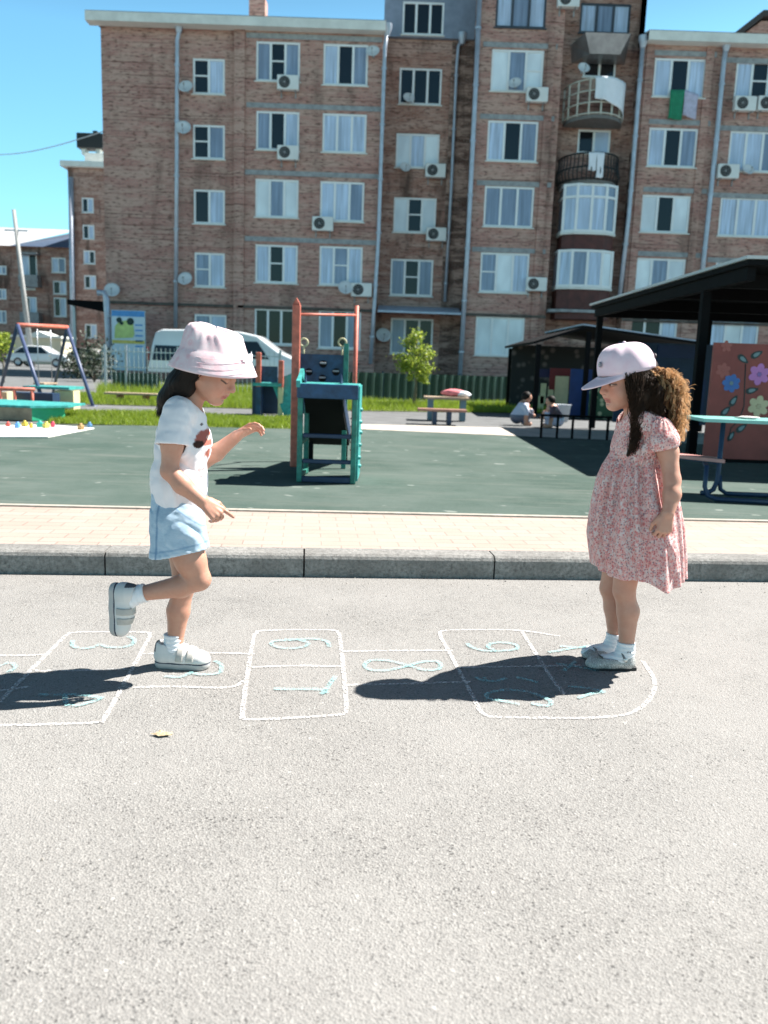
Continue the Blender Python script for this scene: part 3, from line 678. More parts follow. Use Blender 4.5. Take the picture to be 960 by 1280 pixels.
# ================================================================ other buildings, far left and far right
def small_windows(parent, org, cells, Y):
    hs = []
    for px in cells: h = rect(px, Y); hs.append(h); window(h, Y, random.choice(['dl','ml','ld','lm']), parent, org, sill=True, depth=.12, fw=.13)
    return hs
Y2 = 84.0; x0, x1 = Xp(87,300,Y2), Xp(140,300,Y2); zt2_ = Zp(108,210,Y2)
t = empty('brick_tower_block', (x0,Y2,PZ), 'narrow tall brick block with white roof seen past the left gable end', 'apartment building')
hs = small_windows(t, t.location, [(102,247,117,266),(103,281,118,299),(104,313,119,330),(105,344,120,361),(106,405,121,423)], Y2)
wall('wall', Y2, x0, x1, GZ, zt2_, hs, M_BR2, t, t.location)
b = MB(); b.poly([(x0,Y2,GZ),(x0,Y2+14,GZ),(x0,Y2+14,zt2_),(x0,Y2,zt2_)]); b.poly([(x1,Y2,GZ),(x1,Y2+14,GZ),(x1,Y2+14,zt2_),(x1,Y2,zt2_)]); b.build('wall', M_BR2, t, t.location, cleanup=False)
b = MB(); b.box(x0-.5,x1+.3,Y2-.6,Y2+14.5,zt2_,zt2_+.5); b.box(x0+1.3,x1-.4,Y2+1,Y2+4,zt2_+.5,zt2_+1.6); b.build('roof', M_FASC, t, t.location)
b = MB(); b.tube([atY(88.5,222,Y2-.3), atY(92,470,Y2-.3)], .25, 8); b.build('drainpipe', M_PIPE, t, t.location)
b = MB(); x_ = Xp(115,180,Y2+2); zz1, zz2 = Zp(115,187,Y2+2), Zp(115,169,Y2+2)
for dx in (-.7,.7): b.box(x_+dx-.2,x_+dx+.2,Y2+1.6,Y2+2.4,zt2_+1.6,zz1)
b.build('chimney', M_FASC, t, t.location)
b = MB(); b.box(x_-1.2,x_+1.3,Y2+1.2,Y2+2.8,zz1,zz2); b.box(x_+.2,x_+.6,Y2+1.7,Y2+2.1,zz2,zz2+.35); b.build('chimney_cap', simple('black_metal', (.015,.015,.016), .6), t, t.location)
Y3 = 92.0; x0, x1 = Xp(-70,330,Y3), Xp(92,330,Y3); z3 = Zp(40,308,Y3)
t = empty('hipped_brick_house', (Xp(40,330,Y3),Y3,PZ), 'distant brick block with dark blue hipped roof at the far left', 'apartment building')
hs = small_windows(t, t.location, [(-30,328,-8,348),(-4,332,8,343),(-4,361,8,374),(-4,388,8,404),(26,317,46,345),(25,346,44,362),(28,371,46,392),(64,322,82,341),(66,351,83,368),(67,372,83,396),(108-22,405,100,423)], Y3)
wall('wall', Y3, x0, x1, GZ, z3, hs, M_BR2, t, t.location)
b = MB(); b.poly([(x1,Y3,GZ),(x1,Y3+16,GZ),(x1,Y3+16,z3),(x1,Y3,z3)]); b.poly([(x0,Y3,GZ),(x0,Y3+16,GZ),(x0,Y3+16,z3),(x0,Y3,z3)]); b.build('wall', M_BR2, t, t.location, cleanup=False)
zr = Zp(70,289,Y3); xm = Xp(56,300,Y3)
b = MB(); b.add([(xm-3.5,Y3-.8,z3-.1),(x1+.8,Y3-.8,z3-.1),(x1+.8,Y3+8,zr+1.2),(xm+1.2,Y3+5,zr+.6),(xm-3.5,Y3+16,z3),(x1+.8,Y3+16,z3)],[(0,1,2,3),(0,3,4),(3,2,5,4),(1,5,2)]); b.build('roof', simple('slate_blue_roof', (.075,.11,.17), .5), t, t.location)
b = MB(); b.add([(x0,Y3-.8,z3-.1),(xm-3.3,Y3-.8,z3-.1),(xm+.5,Y3+8,zr+1.3),(x0,Y3+8,zr+1.3)],[(0,1,2,3)]); b.build('roof', simple('pale_roof_sheet', (.55,.56,.57)), t, t.location)
b = MB(); xq0, xq1 = Xp(24,330,Y3-.7), Xp(48,330,Y3-.7)
for y_ in (318,346,392): b.box(xq0,xq1,Y3-1.1,Y3-.02,Zp(36,y_,Y3)-.1-1.0*(y_>320),Zp(36,y_,Y3)+.1)
b.build('balcony', M_CONC, t, t.location)
# gable roof peeping over on the right
Y4 = 62.0; zg0, zg1 = Zp(930,52,Y4)-2, Zp(950,24,Y4); xa, xm_, xb_ = Xp(918,49,Y4), Xp(952,24,Y4), Xp(1000,24,Y4)
t = empty('gabled_brick_block', (xm_,Y4,PZ), 'brick gable with dark roof edge rising behind the right eaves', 'apartment building')
b = MB(); b.prism([(xa,Y4,GZ),(xb_+4,Y4,GZ),(xb_+4,Y4,zg1-.1),(xm_,Y4,zg1-.1),(xa,Y4,zg0+2)], (0,10,0)); b.build('wall', M_BR, t, t.location)
b = MB(); b.prism([(xa-.6,Y4-.5,zg0+1.6),(xm_,Y4-.5,zg1+.05),(xb_+4.5,Y4-.5,zg1+.05),(xb_+4.5,Y4-.5,zg1+.4),(xm_-.1,Y4-.5,zg1+.4),(xa-.9,Y4-.5,zg0+1.8)], (0,11,0)); b.build('roof', simple('dark_roof', (.05,.045,.045), .7), t, t.location)
b = MB(); b.box(xm_+1.2,xm_+1.5,Y4-.2,Y4,GZ+10,zg0+3); b.build('antenna', M_PIPE, t, t.location)
# ================================================================ playground furniture
def Q(px, py, Y): return Vector(atY(px, py, Y))
def G(px, py, z=None): return Vector(onZ(px, py, PZ if z is None else z))
M_TEAL = simple('turquoise_paint', (.045,.32,.30), .5, .4, 14)
M_NAVY = simple('navy_paint', (.012,.035,.085), .5, .2, 6)
M_BLUEP = simple('blue_panel_paint', (.012,.055,.13), .5, .5, 11)
M_GREENP = simple('green_post_paint', (.03,.20,.155), .55, .45, 14)
M_REDP = simple('coral_paint', (.52,.135,.09), .55, .35, 16)
M_BLACK = simple('black_paint', (.006,.006,.007), .85, .2, 4, spec=.15)
M_STEEL = simple('steel', (.40,.42,.45), .4, .1, 6, .6)
M_WOOD = simple('weathered_board', (.36,.27,.19), .8, .3, 7)
M_CREAM = simple('cream_paint', (.62,.55,.33), .6, .15, 5)
# ---- climbing tower in the middle
Y = 6.45; L0, R0 = Q(374,598,Y).x, Q(441,598,Y).x; zt = Q(405,480,Y).z
t = empty('play_tower', (L0,Y,PZ), 'small play tower with navy climbing panel, tall coral posts and turquoise ledge', 'play tower'); o = t.location
D = .52
for x in (L0, R0):
    b = MB(); b.cbox((x,Y,(PZ+zt)/2),(.04,.05,zt-PZ),bev=.008); b.build('post', M_GREENP, t, o)
    b = MB(); b.cbox((x,Y+D,(PZ+zt)/2),(.04,.05,zt-PZ),bev=.008); b.build('post', M_GREENP, t, o)
for px,py in ((405,597),):
    b = MB(); b.cbox(((L0+R0)/2,Y,PZ+.025),(R0-L0-.04,.04,.045),bev=.006); b.build('foot_bar', M_NAVY, t, o)
for py in (577,545,):
    z = Q(405,py,Y).z; b = MB(); b.cbox(((L0+R0)/2,Y+.005,z),(R0-L0-.04,.032,.032),bev=.006); b.build('rung', M_NAVY, t, o)
b = MB()
for x in (L0,R0):
    for z in (PZ+.03, PZ+.30): b.cbox((x,Y+D/2,z),(.032,D-.05,.032))
b.build('side_rail', M_GREENP, t, o)
b = MB(); b.cbox(((L0+R0)/2,Y+D*.42,zt-.012),(R0-L0+.06,D*.9,.03),bev=.01); b.build('ledge', M_TEAL, t, o)
b = MB(); b.cbox(((L0+R0)/2,Y-.03,zt-.055),(R0-L0+.05,.03,.11),bev=.008); b.build('ledge_front', M_BLUEP, t, o)
b = MB(); b.prism([(L0-.03,Y-.05,zt-.03),(L0-.03,Y+.30,zt-.03),(L0-.03,Y+.30,zt+.06),(L0-.03,Y+.22,zt+.11),(L0-.03,Y+.12,zt+.06),(L0-.03,Y-.05,zt+.02)],(.03,0,0)); b.build('side_wing', M_TEAL, t, o)
b = MB(); b.box(R0+.021,R0+.036,Y+.0,Y+D+.02,PZ+.02,zt-.01); sp_ = b.build('side_panel', M_TEAL, t, o)
for zq_ in (.12,.2,.29,.38,.47,.56):
    b = MB(); b.lathe([(0,.022),(.014,.018),(.018,.0)],10,(R0+.036,Y+.05+.1*(zq_*10%2),PZ+zq_),Matrix.Rotation(R(90),3,'Y')); b.build('hand_hold', M_TEAL, sp_, o)
# leaning board under the ledge
p0, p1 = Q(403,495,Y+.06), Q(412,556,Y+1.42)
b = MB(); w_ = .30
b.add([(p0.x-.145,p0.y,p0.z),(p0.x+.135,p0.y,p0.z),(p1.x+.185,p1.y,p1.z),(p1.x-.19,p1.y,p1.z),(p0.x-.145,p0.y+.02,p0.z+.04),(p0.x+.135,p0.y+.02,p0.z+.04),(p1.x+.185,p1.y+.02,p1.z+.04),(p1.x-.19,p1.y+.02,p1.z+.04)],[(0,1,2,3),(4,7,6,5),(0,4,5,1),(1,5,6,2),(2,6,7,3),(3,7,4,0)])
chute = b.build('slide_chute', M_BLACK, t, o)
for s0_,s1_ in ((-.145,-.19),(.13,.18)):
    b = MB(); b.prism([(p0.x+s0_,p0.y,p0.z+.04),(p1.x+s1_,p1.y,p1.z+.04),(p1.x+s1_,p1.y,p1.z+.16),(p0.x+s0_,p0.y+.05,p0.z+.17)],(.012,0,0)); b.build('side_wall', M_NAVY, chute, o)
for px_ in (389,432): q = Q(px_,552,Y+1.36); b = MB(); b.cbox((q.x,Y+1.36,(PZ+q.z)/2),(.04,.04,q.z-PZ)); b.build('leg', M_BLACK, t, o)
# tall coral posts, top bar and panel behind
Yb = Y+.78; Yc = Y+1.6
a0, a1 = Q(371,377,Yb), Q(446,382,Yc)
b = MB(); b.cbox((a0.x,Yb,(PZ+a0.z)/2),(.068,.068,a0.z-PZ-.04),bev=.012); b.prism([(a0.x-.03,Yb-.03,a0.z-.02),(a0.x+.03,Yb-.03,a0.z-.02),(a0.x,Yb-.03,a0.z+.03)],(0,.06,0)); b.build('tall_post', M_REDP, t, o)
b = MB(); b.tube([(a1.x,Yc,PZ),(a1.x,Yc,a1.z)], .022, 10)
z = PZ+.1
while z < .62: b.lathe([(.022,-.01),(.036,0),(.022,.01)], 10, (a1.x,Yc,z)); z += .075
b.build('tall_post', M_REDP, t, o)
zb = Q(405,394,Yb).z
b = MB(); b.tube([(a0.x,Yb,zb),(a1.x,Yc,Q(446,394,Yc).z)], .012, 8); b.build('top_bar', M_REDP, t, o)
Yp = Y+.95; pl, pr_, pt, pb = Q(375,460,Yp).x, Q(433,460,Yp).x, Q(404,443,Yp).z, Q(404,482,Yp).z
b = MB(); b.box(pl,pr_,Yp,Yp+.03,pb-.25,pt); pn = b.build('climbing_panel', M_BLUEP, t, o)
for px,py in ((404,455),(386,465),(420,465),(403,473)):
    c = Q(px,py,Yp-.002); b = MB(); b.m = 1; b.lathe([(0,-.001),(.032,-.001),(.036,-.006),(.036,0)], 14, c, Matrix.Rotation(R(90),3,'X'), False); b.m = 0
    b.cbox(c+Vector((0,-.012,.008)),(.055,.02,.016),bev=.004); b.build('hand_hold', [simple('grey_hold', (.30,.33,.36), .6), M_BLACK], pn, o)
b = MB(); b.box(pr_-.025,pr_+.015,Yp-.012,Yp+.028,PZ,pt+.10); b.build('post', M_GREENP, t, o)
for px,py,nm in ((380,428,0),(428,428,1)):
    c = Q(px,py,Yp+.3); b = MB(); b.tube(arc(c,.035,0,360,18)[:-1],.009,6,closed=True); b.tube([c+Vector((0,0,-.035)),c+Vector((0,0,-.14))],.009,6); b.build('steering_ring', M_CREAM, t, o)
# ---- smaller climbing unit further back at left
Y = 14.2; o = G(340,518)
t = empty('play_tower', (o.x,Y,PZ), 'far small play tower with blue panel and teal slide behind the hopping girl', 'play tower'); o = t.location
zq = lambda py: Q(340,py,Y).z; xq = lambda px: Q(px,490,Y).x
for px,ty,mt in ((323,441,M_REDP),(351,450,M_REDP)):
    b = MB(); b.cbox((xq(px),Y,(zq(ty)+zq(484))/2),(.085,.085,zq(ty)-zq(484)),bev=.015); b.build('post', mt, t, o)
    b = MB(); b.cbox((xq(px),Y,(PZ+zq(484))/2),(.08,.08,zq(484)-PZ)); b.build('post_base', M_CREAM if px > 340 else M_BLUEP, t, o)
for px in (325,352): b = MB(); b.cbox((xq(px)+.1,Y+.8,(zq(470)+PZ)/2),(.08,.08,zq(470)-PZ)); b.build('post', M_NAVY, t, o)
b = MB(); b.box(xq(317),xq(346),Y+.05,Y+.09,zq(478),zq(458)); b.build('panel', M_BLUEP, t, o)
b = MB(); b.box(xq(316),xq(352),Y-.05,Y+.8,zq(483),zq(479)); b.build('platform', M_TEAL, t, o)
b = MB(); b.box(xq(314),xq(322),Y+.1,Y+.7,PZ,zq(470)); b.box(xq(322),xq(346),Y+.7,Y+.74,PZ,zq(484)); b.build('side_panel', M_NAVY, t, o)
b = MB(); q0, q1 = Q(353,472,Y+.1), Q(360,516,Y-.1); b.beam(q0, (q1.x+.15,q1.y,PZ+.03), .40, .05, (0,1,0)); b.build('slide', M_TEAL, t, o)
# ---- swing frame at far left
Yl, Yr = 14.6, 16.2; zt = 1.02+ (443-409)*15/1050
A, B_ = Q(22,406,Yl), Q(84,409,Yr)
t = empty('swing_frame', ((A.x+B_.x)/2,(Yl+Yr)/2,PZ), 'blue A-frame swing with coral top bar at the far left', 'swing'); o = t.location
b = MB(); b.tube([A,B_],.038,10); b.build('top_bar', M_REDP, t, o)
M_SB = simple('swing_blue', (.06,.085,.17), .45, .2, 6)
for top,px,py,mt in ((A,57,512,M_SB),(A,-2,496,M_NAVY),(B_,116,507,M_SB),(B_,66,492,M_NAVY)):
    f = G(px,py); b = MB(); b.tube([top,f],.032,10); b.lathe([(.05,0),(.09,0),(.09,-.02)],10,f); b.build('leg', mt, t, o)
mid = (A+B_)/2; dv = (B_-A).normalized(); b = MB()
for s in (-.22,.22): b.tube([mid+dv*s, mid+dv*s+Vector((0,0,-1.0))], .008, 5)
b.build('chain', M_STEEL, t, o); b = MB(); b.cbox(mid+Vector((0,0,-1.02)),(.22,.46,.035),Matrix.Rotation(math.atan2(dv.y,dv.x)-R(90),3,'Z'),.01); b.build('seat', M_WOOD, t, o)
# ---- sandbox with lid, at left
Y = G(40,526).y; o = G(20,526)
t = empty('sandbox', (o.x,o.y,PZ), 'wooden sandbox with turquoise lid and coral hand rail at the left edge', 'sandbox'); o = t.location
xl, xm, xr = Q(-60,520,Y).x, Q(40,520,Y).x, Q(79,520,Y+.35).x; zs = Q(40,510,Y).z
b = MB(); b.box(xl,xm,Y,Y+.04,PZ,zs); b.build('side_board', M_WOOD, t, o)
b = MB(); b.prism([(xm,Y,PZ),(xr,Y+.35,PZ),(xr,Y+.35,zs),(xm,Y,zs)],(.01,.04,0)); b.build('side_board', simple('bright_green_paint', (.03,.42,.22), .5, .15, 6), t, o)
b = MB(); b.prism([(xl,Y-.05,zs),(xm,Y-.05,zs),(xr+.08,Y+.32,zs),(xr+.05,Y+1.1,zs),(xl,Y+1.4,zs)],(0,0,.03)); b.build('lid', M_TEAL, t, o)
Yr_ = Y+1.6; zr = Q(20,486,Yr_).z; b = MB(); b.tube([Q(-60,484,Yr_),Q(43,487,Yr_)],.03,8)
for px in (-40,0,18,40): b.tube([(Q(px,487,Yr_).x,Yr_,PZ),(Q(px,487,Yr_).x,Yr_,zr)],.025,8)
b.build('hand_rail', M_REDP, t, o)
for i,(px0,px1,py0,py1,dy,mt) in enumerate(((2,9,490,502,1.7,M_CREAM),(68,92,488,503,2.6,M_CREAM),(8,66,490,503,2.0,M_NAVY))):
    a, c = Q(px0,py0,Y+dy), Q(px1,py1,Y+dy); b = MB(); b.box(a.x,c.x,Y+dy,Y+dy+.3,PZ,a.z); b.build('end_box', mt, t, o)
b = MB(); a, c = Q(35,489,Y+2.7), Q(92,487,Y+2.7); b.box(a.x,c.x,Y+2.5,Y+3.2,c.z,c.z+.04); b.build('lid', M_TEAL, t, o)
# ---- white mat with toys
m = [G(-40,533),G(60,532),G(118,536),G(60,547),G(-40,547)]
b = MB(); b.prism([(p.x,p.y,PZ+.0) for p in m],(0,0,.012)); tag(b.build('play_mat', simple('white_canvas', (.78,.77,.72), .9, .06, 3), None, m[1]), 'white canvas mat spread on the green surface at the left edge', 'mat')
toys = [((10,533),(.6,.1,.08),'coral toy block nearest the left edge on the white mat'),((22,535),(.10,.3,.6),'blue toy block on the white mat beside a coral one'),((31,533),(.6,.45,.05),'small yellow toy block on the white mat'),
        ((39,535),(.65,.38,.05),'amber toy block near the middle of the white mat'),((50,534),(.03,.42,.36),'turquoise toy block on the white mat'),((58,535),(.55,.5,.1),'pale yellow toy block right of the turquoise one'),
        ((66,534),(.6,.06,.12),'crimson toy block on the right half of the mat'),((101,537),(.5,.3,.12),'tan toy block at the pointed end of the mat'),((112,534),(.1,.25,.45),'steel-blue toy block at the far tip of the mat')]
for i,((px,py),c,lab) in enumerate(toys):
    p = G(px,py,PZ+.012); b = MB(); s = random.uniform(.045,.075)
    b.cbox(p+Vector((0,0,s*.45)),(s*1.2,s*.9,s*.9),Matrix.Rotation(random.random()*3,3,'Z'),.012); b.lathe([(0,.02),(s*.3,.02),(s*.3,0)],12,p+Vector((0,0,s*.9)))
    tag(b.build('toy_block', simple('toy_%s' % 'abcdefghi'[i], c, .4, .05), None, p), lab, 'toy', 'toys on the white mat')
# ---- plank bench on the left verge
def bench(name, pL, pR, zt, depth, mt, ml, label, legs=2):
    pL, pR = Vector(pL), Vector(pR); c = (pL+pR)/2; d = (pR-pL).normalized(); nn = Vector((-d.y,d.x,0)); ln = (pR-pL).length
    M = Matrix.Rotation(math.atan2(d.y,d.x),3,'Z'); t = empty(name, (c.x,c.y,PZ), label, 'bench'); o = t.location
    b = MB()
    for k in (-1,0,1): b.cbox(Vector((c.x,c.y,zt-.02))+nn*(k*depth/3),(ln,depth/3-.015,.04),M,.006)
    b.build('seat', mt, t, o)
    for s in (-1,1):
        q = c+d*(s*(ln/2-.28)); b = MB(); b.cbox((q.x,q.y,(PZ+zt-.04)/2),(.07,depth*.85,zt-.04-PZ),M,.006); b.build('leg', ml, t, o)
    return t
Y = G(150,502).y; bench('plank_bench', Q(133,490,Y), Q(200,493,Y), Q(165,491,Y).z, .35, M_WOOD, simple('brown_paint', (.22,.10,.06), .7), 'low plank bench on the grass left of the hopping girl')
# ---- picnic bench and table in the centre background
Y = G(550,530).y; zs = Q(552,511,Y).z; bench('plank_bench', Q(522,511,Y), Q(583,512,Y), zs, .32, simple('red_brown_board', (.30,.16,.12), .7, .25, 6), M_NAVY, 'brown bench with dark legs in front of the young tree')
Yt = Y+1.1; a, c = Q(530,495,Yt), Q(586,497,Yt); zt = Q(558,496,Yt).z
t = empty('garden_table', ((a.x+c.x)/2,Yt,PZ), 'grey table behind the brown bench, carrying a pink and white bundle', 'table'); o = t.location
b = MB(); b.cbox(((a.x+c.x)/2,Yt,zt-.02),(c.x-a.x,.5,.04),bev=.006); b.build('tabletop', M_WOOD, t, o)
for x in (a.x+.12, c.x-.1): b = MB(); b.cbox((x,Yt,(PZ+zt-.04)/2),(.09,.3,zt-.04-PZ)); b.build('leg', simple('blue_grey_leg', (.14,.22,.27), .6), t, o)
def lump(name, c, sz, mat, label, cat, seed=0, group=None):
    rnd = random.Random(seed); ph = [rnd.uniform(0,6) for _ in range(6)]; b = MB(); vs = []; fs = []; N, M_ = 20, 10
    for j in range(M_+1):
        th = math.pi*j/M_
        for i in range(N):
            a = 2*math.pi*i/N; k = 1+.16*math.sin(3*a+ph[0]+2*th)+.10*math.sin(5*a+ph[1])*math.sin(4*th+ph[2])
            vs.append((c[0]+sz[0]*k*math.sin(th)*math.cos(a), c[1]+sz[1]*k*math.sin(th)*math.sin(a), c[2]+sz[2]*(.9*math.cos(th)+.12*math.sin(2*a+ph[3])*math.sin(th)+1)))
    for j in range(M_):
        for i in range(N): fs.append((j*N+i,(j+1)*N+i,(j+1)*N+(i+1)%N,j*N+(i+1)%N))
    b.smooth = True; b.add(vs, fs); return tag(b.build(name, mat, None, (c[0],c[1],c[2])), label, cat, group)
q = Q(567,494,Yt); lump('cloth_bundle', (q.x,Yt,zt), (.20,.15,.075), simple('pink_towel', (.72,.22,.24), .9, .3, 9), 'crumpled pink cloth on the grey table behind the bench', 'cloth', 3)
q = Q(578,495,Yt); lump('cloth_bundle', (q.x,Yt-.06,zt), (.13,.12,.06), simple('white_cotton', (.8,.82,.88)), 'crumpled white cloth at the right end of the grey table', 'cloth', 5)
# ---- young tree
def tree(base, top, crown, n, size, label, seed, dark=False):
    rnd = random.Random(seed); bx, by, bz = base; t = empty('young_tree', base, label, 'tree'); o = t.location
    b = MB(); H = top-bz; b.tube([(bx,by,bz),(bx+.02*H,by,bz+.3*H),(bx,by,bz+.6*H),(bx+.02,by,bz+.95*H)], [.028*H,.02*H,.014*H,.005*H], 8)
    cx, cz, rx, rz = crown; limbs = []
    for k in range(9):
        a = rnd.uniform(0,6.28); z0 = bz+H*rnd.uniform(.35,.7); e = Vector((cx+rx*.75*math.cos(a), by+rx*.75*math.sin(a), z0+H*rnd.uniform(.12,.28)))
        b.tube([(bx,by,z0),(Vector((bx,by,z0))+e)/2+Vector((0,0,.03*H)),e],[.008*H,.005*H,.002*H],5); limbs.append(e)
    b.build('trunk', simple('bark', (.17,.14,.11), .9, .3, 20), t, o)
    b = MB(); clumps = [Vector((cx+rx*.8*rnd.uniform(-1,1)*k_, by+rx*.8*rnd.uniform(-1,1)*k_, cz+rz*s_)) for s_, k_ in [(rnd.uniform(-.85,.95), 0) for _ in range(1)]]
    clumps = []
    while len(clumps) < 34:
        p = Vector((rnd.uniform(-1,1),rnd.uniform(-1,1),rnd.uniform(-1,1)))
        if p.length < 1 and p.length > .25:
            w_ = 1-.35*max(0,p.z); clumps.append((Vector((cx+p.x*rx*w_, by+p.y*rx*w_, cz+p.z*rz)), rnd.uniform(.14,.30)*rx*1.3))
    for k in range(n):
        c, rr = rnd.choice(clumps); p = c+Vector((rnd.gauss(0,1),rnd.gauss(0,1),rnd.gauss(0,.8)))*rr*.62
        u = Vector((rnd.gauss(0,1),rnd.gauss(0,1),rnd.gauss(0,.6))).normalized(); v = u.orthogonal().normalized(); s = size*rnd.uniform(.6,1.3); v = Matrix.Rotation(rnd.random()*6,3,u) @ v
        b.m = 0 if rnd.random() < .6 else 1
        b.add([p, p+u*s*.5+v*s*.32, p+u*s, p+u*s*.5-v*s*.32],[(0,1,2,3)])
    ms = []
    for nm, c, tc in (('leaf_light', (.22,.28,.05), (.48,.56,.08)), ('leaf_mid', (.12,.17,.03), (.28,.40,.05))):
        m = MATS.get(nm)
        if m is None:
            m = NT(nm); m.base(c); m.set(Roughness=.5); tr = m.n('ShaderNodeBsdfTranslucent'); tr.inputs[0].default_value = tc+(1,)
            mx = m.n('ShaderNodeMixShader'); mx.inputs[0].default_value = .45; m.l(m.b.outputs[0], mx.inputs[1]); m.l(tr.outputs[0], mx.inputs[2]); m.l(mx.outputs[0], m.out.inputs[0]); m = MATS[nm] = m.m
        ms.append(m)
    b.build('crown', ms, t, o, cleanup=False); return t
Y = 19.0; g = G(517,508); Y = g.y; c = Q(520,447,Y)
tree((g.x,Y,PZ), Q(519,418,Y).z, (c.x,c.z,.40,.60), 3300, .062, 'slim young tree with bright yellow-green crown in front of the brown recess wall', 4)
c = Q(2,428,26); tree((c.x,26,PZ), Q(2,412,26).z, (c.x,c.z,.35,.36), 500, .12, 'small bright bushy tree at the left edge behind the swing', 9)
# ---- fences
def fence_solid(p, q, h, label, mat):
    p, q = Vector(p), Vector(q); d = q-p; L = d.length; d.normalize(); nn = Vector((d.y,-d.x,0)); t = empty('profiled_fence', ((p+q)/2), label, 'fence'); o = t.location
    b = MB(); n_ = int(L/.06); pts = [p+d*(L*i/n_)+nn*(.018*(1 if (i//2)%2 else -1)) for i in range(n_+1)]
    for i in range(n_): a, c = pts[i], pts[i+1]; b.poly([(a.x,a.y,PZ+.03),(c.x,c.y,PZ+.03),(c.x,c.y,PZ+h),(a.x,a.y,PZ+h)])
    b.build('sheet', mat, t, o, cleanup=False); k = 0
    while k <= L: a = p+d*k; b = MB(); b.cbox((a.x+nn.x*-.05,a.y-nn.y*.05,PZ+h/2),(.06,.06,h+.06)); b.build('post', M_NAVY, t, o); k += 2.4
M_DG = simple('dark_green_sheet', (.012,.042,.030), .55, .3, 2)
fence_solid(G(372,500), G(712,504), Q(540,468,22.5).z-PZ, 'low dark green profiled fence along the foot of the brick block', M_DG)
def lattice(x0, x1, Y, z0, z1, label, nx, nz):
    b = MB()
    for i in range(nx+1): x = x0+(x1-x0)*i/nx; b.box(x-.012,x+.012,Y-.01,Y+.01,z0,z1)
    for j in range(nz+1): z = z0+(z1-z0)*j/nz; b.box(x0,x1,Y-.014,Y+.012,z-.012,z+.012)
    for x in (x0,x1): b.box(x-.02,x+.02,Y-.02,Y+.02,PZ,z1)
    tag(b.build('lattice_panel', simple('pale_green_metal', (.42,.52,.48), .6), None, ((x0+x1)/2,Y,PZ)), label, 'lattice panel')
Yl = G(545,500).y-.6
lattice(Q(524,490,Yl).x, Q(562,490,Yl).x, Yl, Q(540,502,Yl).z, Q(540,477,Yl).z, 'pale lattice panel at the fence right of the young tree', 10, 6)
lattice(Q(470,490,Yl).x, Q(494,490,Yl).x, Yl, Q(480,500,Yl).z, Q(480,474,Yl).z, 'pale lattice panel at the fence left of the young tree', 7, 6)
# picket fence at left, dark boards along its foot
Yf = 23.5; t = empty('picket_fence', (Q(250,470,Yf).x,Yf,PZ), 'thin pale metal picket fence with dark green foot in front of the white van', 'fence'); o = t.location
zt = Q(250,437,Yf).z; xa, xb = Q(128,460,Yf).x, Q(352,460,Yf).x; b = MB(); x = xa
while x < xb: b.cbox((x,Yf,(zt+PZ)/2),(.014,.012,zt-PZ)); x += .125
b.build('picket', simple('pale_picket', (.40,.48,.48), .5), t, o)
b = MB()
for z in (zt-.12, PZ+.62): b.cbox(((xa+xb)/2,Yf+.02,z),(xb-xa,.02,.03))
b.build('rail', M_STEEL, t, o)
for px in (131,157,222,290,350): b = MB(); b.cbox((Q(px,460,Yf).x,Yf+.04,(zt+PZ)/2+.03),(.06,.05,zt-PZ+.06)); b.build('post', M_STEEL, t, o)
b = MB(); b.box(Q(140,480,Yf).x,Q(198,480,Yf).x,Yf+.06,Yf+.09,PZ,Q(160,466,Yf).z); b.build('foot_board', M_DG, t, o)
# notice board
Yn = 36.2; a, c = Q(139,388,Yn), Q(181,388,Yn); z0, z1, z2, z3 = (Q(160,y,Yn).z for y in (388,392,425,463))
t = empty('notice_board', ((a.x+c.x)/2,Yn,PZ), 'tall notice board with blue heading and yellow-green map on the brick gable', 'notice board'); o = t.location
b = MB(); b.box(a.x,c.x,Yn,Yn+.06,z3,z0); b.build('board', simple('pale_board', (.55,.68,.76), .5, .06, 1), t, o)
b = MB(); b.box(a.x+.02,c.x-.02,Yn-.02,Yn-.002,z1-.12,z0-.02); b.build('heading', simple('sign_blue', (.07,.28,.62), .5), t, o)
b = MB(); rr = random.Random(2); pts = [(a.x+.12,z2+.05),(a.x+.9,z2+.1),(c.x-.45,z2+.25),(c.x-.5,z2+.75),(a.x+.75,z1-.25),(a.x+.3,z1-.35),(a.x+.15,z2+.55)]; b.prism([(x,Yn-.006,z) for x,z in pts],(0,-.006,0))
b.build('map', simple('map_green', (.45,.58,.20), .6, .3, 2), t, o)
b = MB(); b.box(a.x+.02,c.x-.02,Yn-.012,Yn-.003,z2-.15,z2-.01); b.build('strip', simple('sign_yellow', (.60,.52,.12), .5), t, o)
b = MB()
for px,py,r_ in ((149,400,.12),(163,402,.16),(152,404,.08)): q = Q(px,py,Yn); b.lathe([(0,-.022),(r_,-.022),(r_,-.016)],8,(q.x,Yn,q.z),Matrix.Rotation(R(90),3,'X')); 
b.v = [(x,Yn-.016+ (y-Yn)*.0 - (.002 if i % 2 else 0),z) for i,(x,y,z) in enumerate(b.v)]
b.build('marker', simple('map_marker', (.03,.06,.05), .6), t, o)
for k in range(5): z = z1-.45-.22*k; b = MB(); b.box(c.x-.42,c.x-.1,Yn-.012,Yn-.003,z-.04,z+.02); b.build('text_row', simple('sign_blue', (.1,.3,.6)), t, o)
for x in (a.x+.05,c.x-.05): b = MB(); b.cbox((x,Yn+.1,(PZ+z0)/2),(.08,.07,z0-PZ)); b.build('post', M_STEEL, t, o)
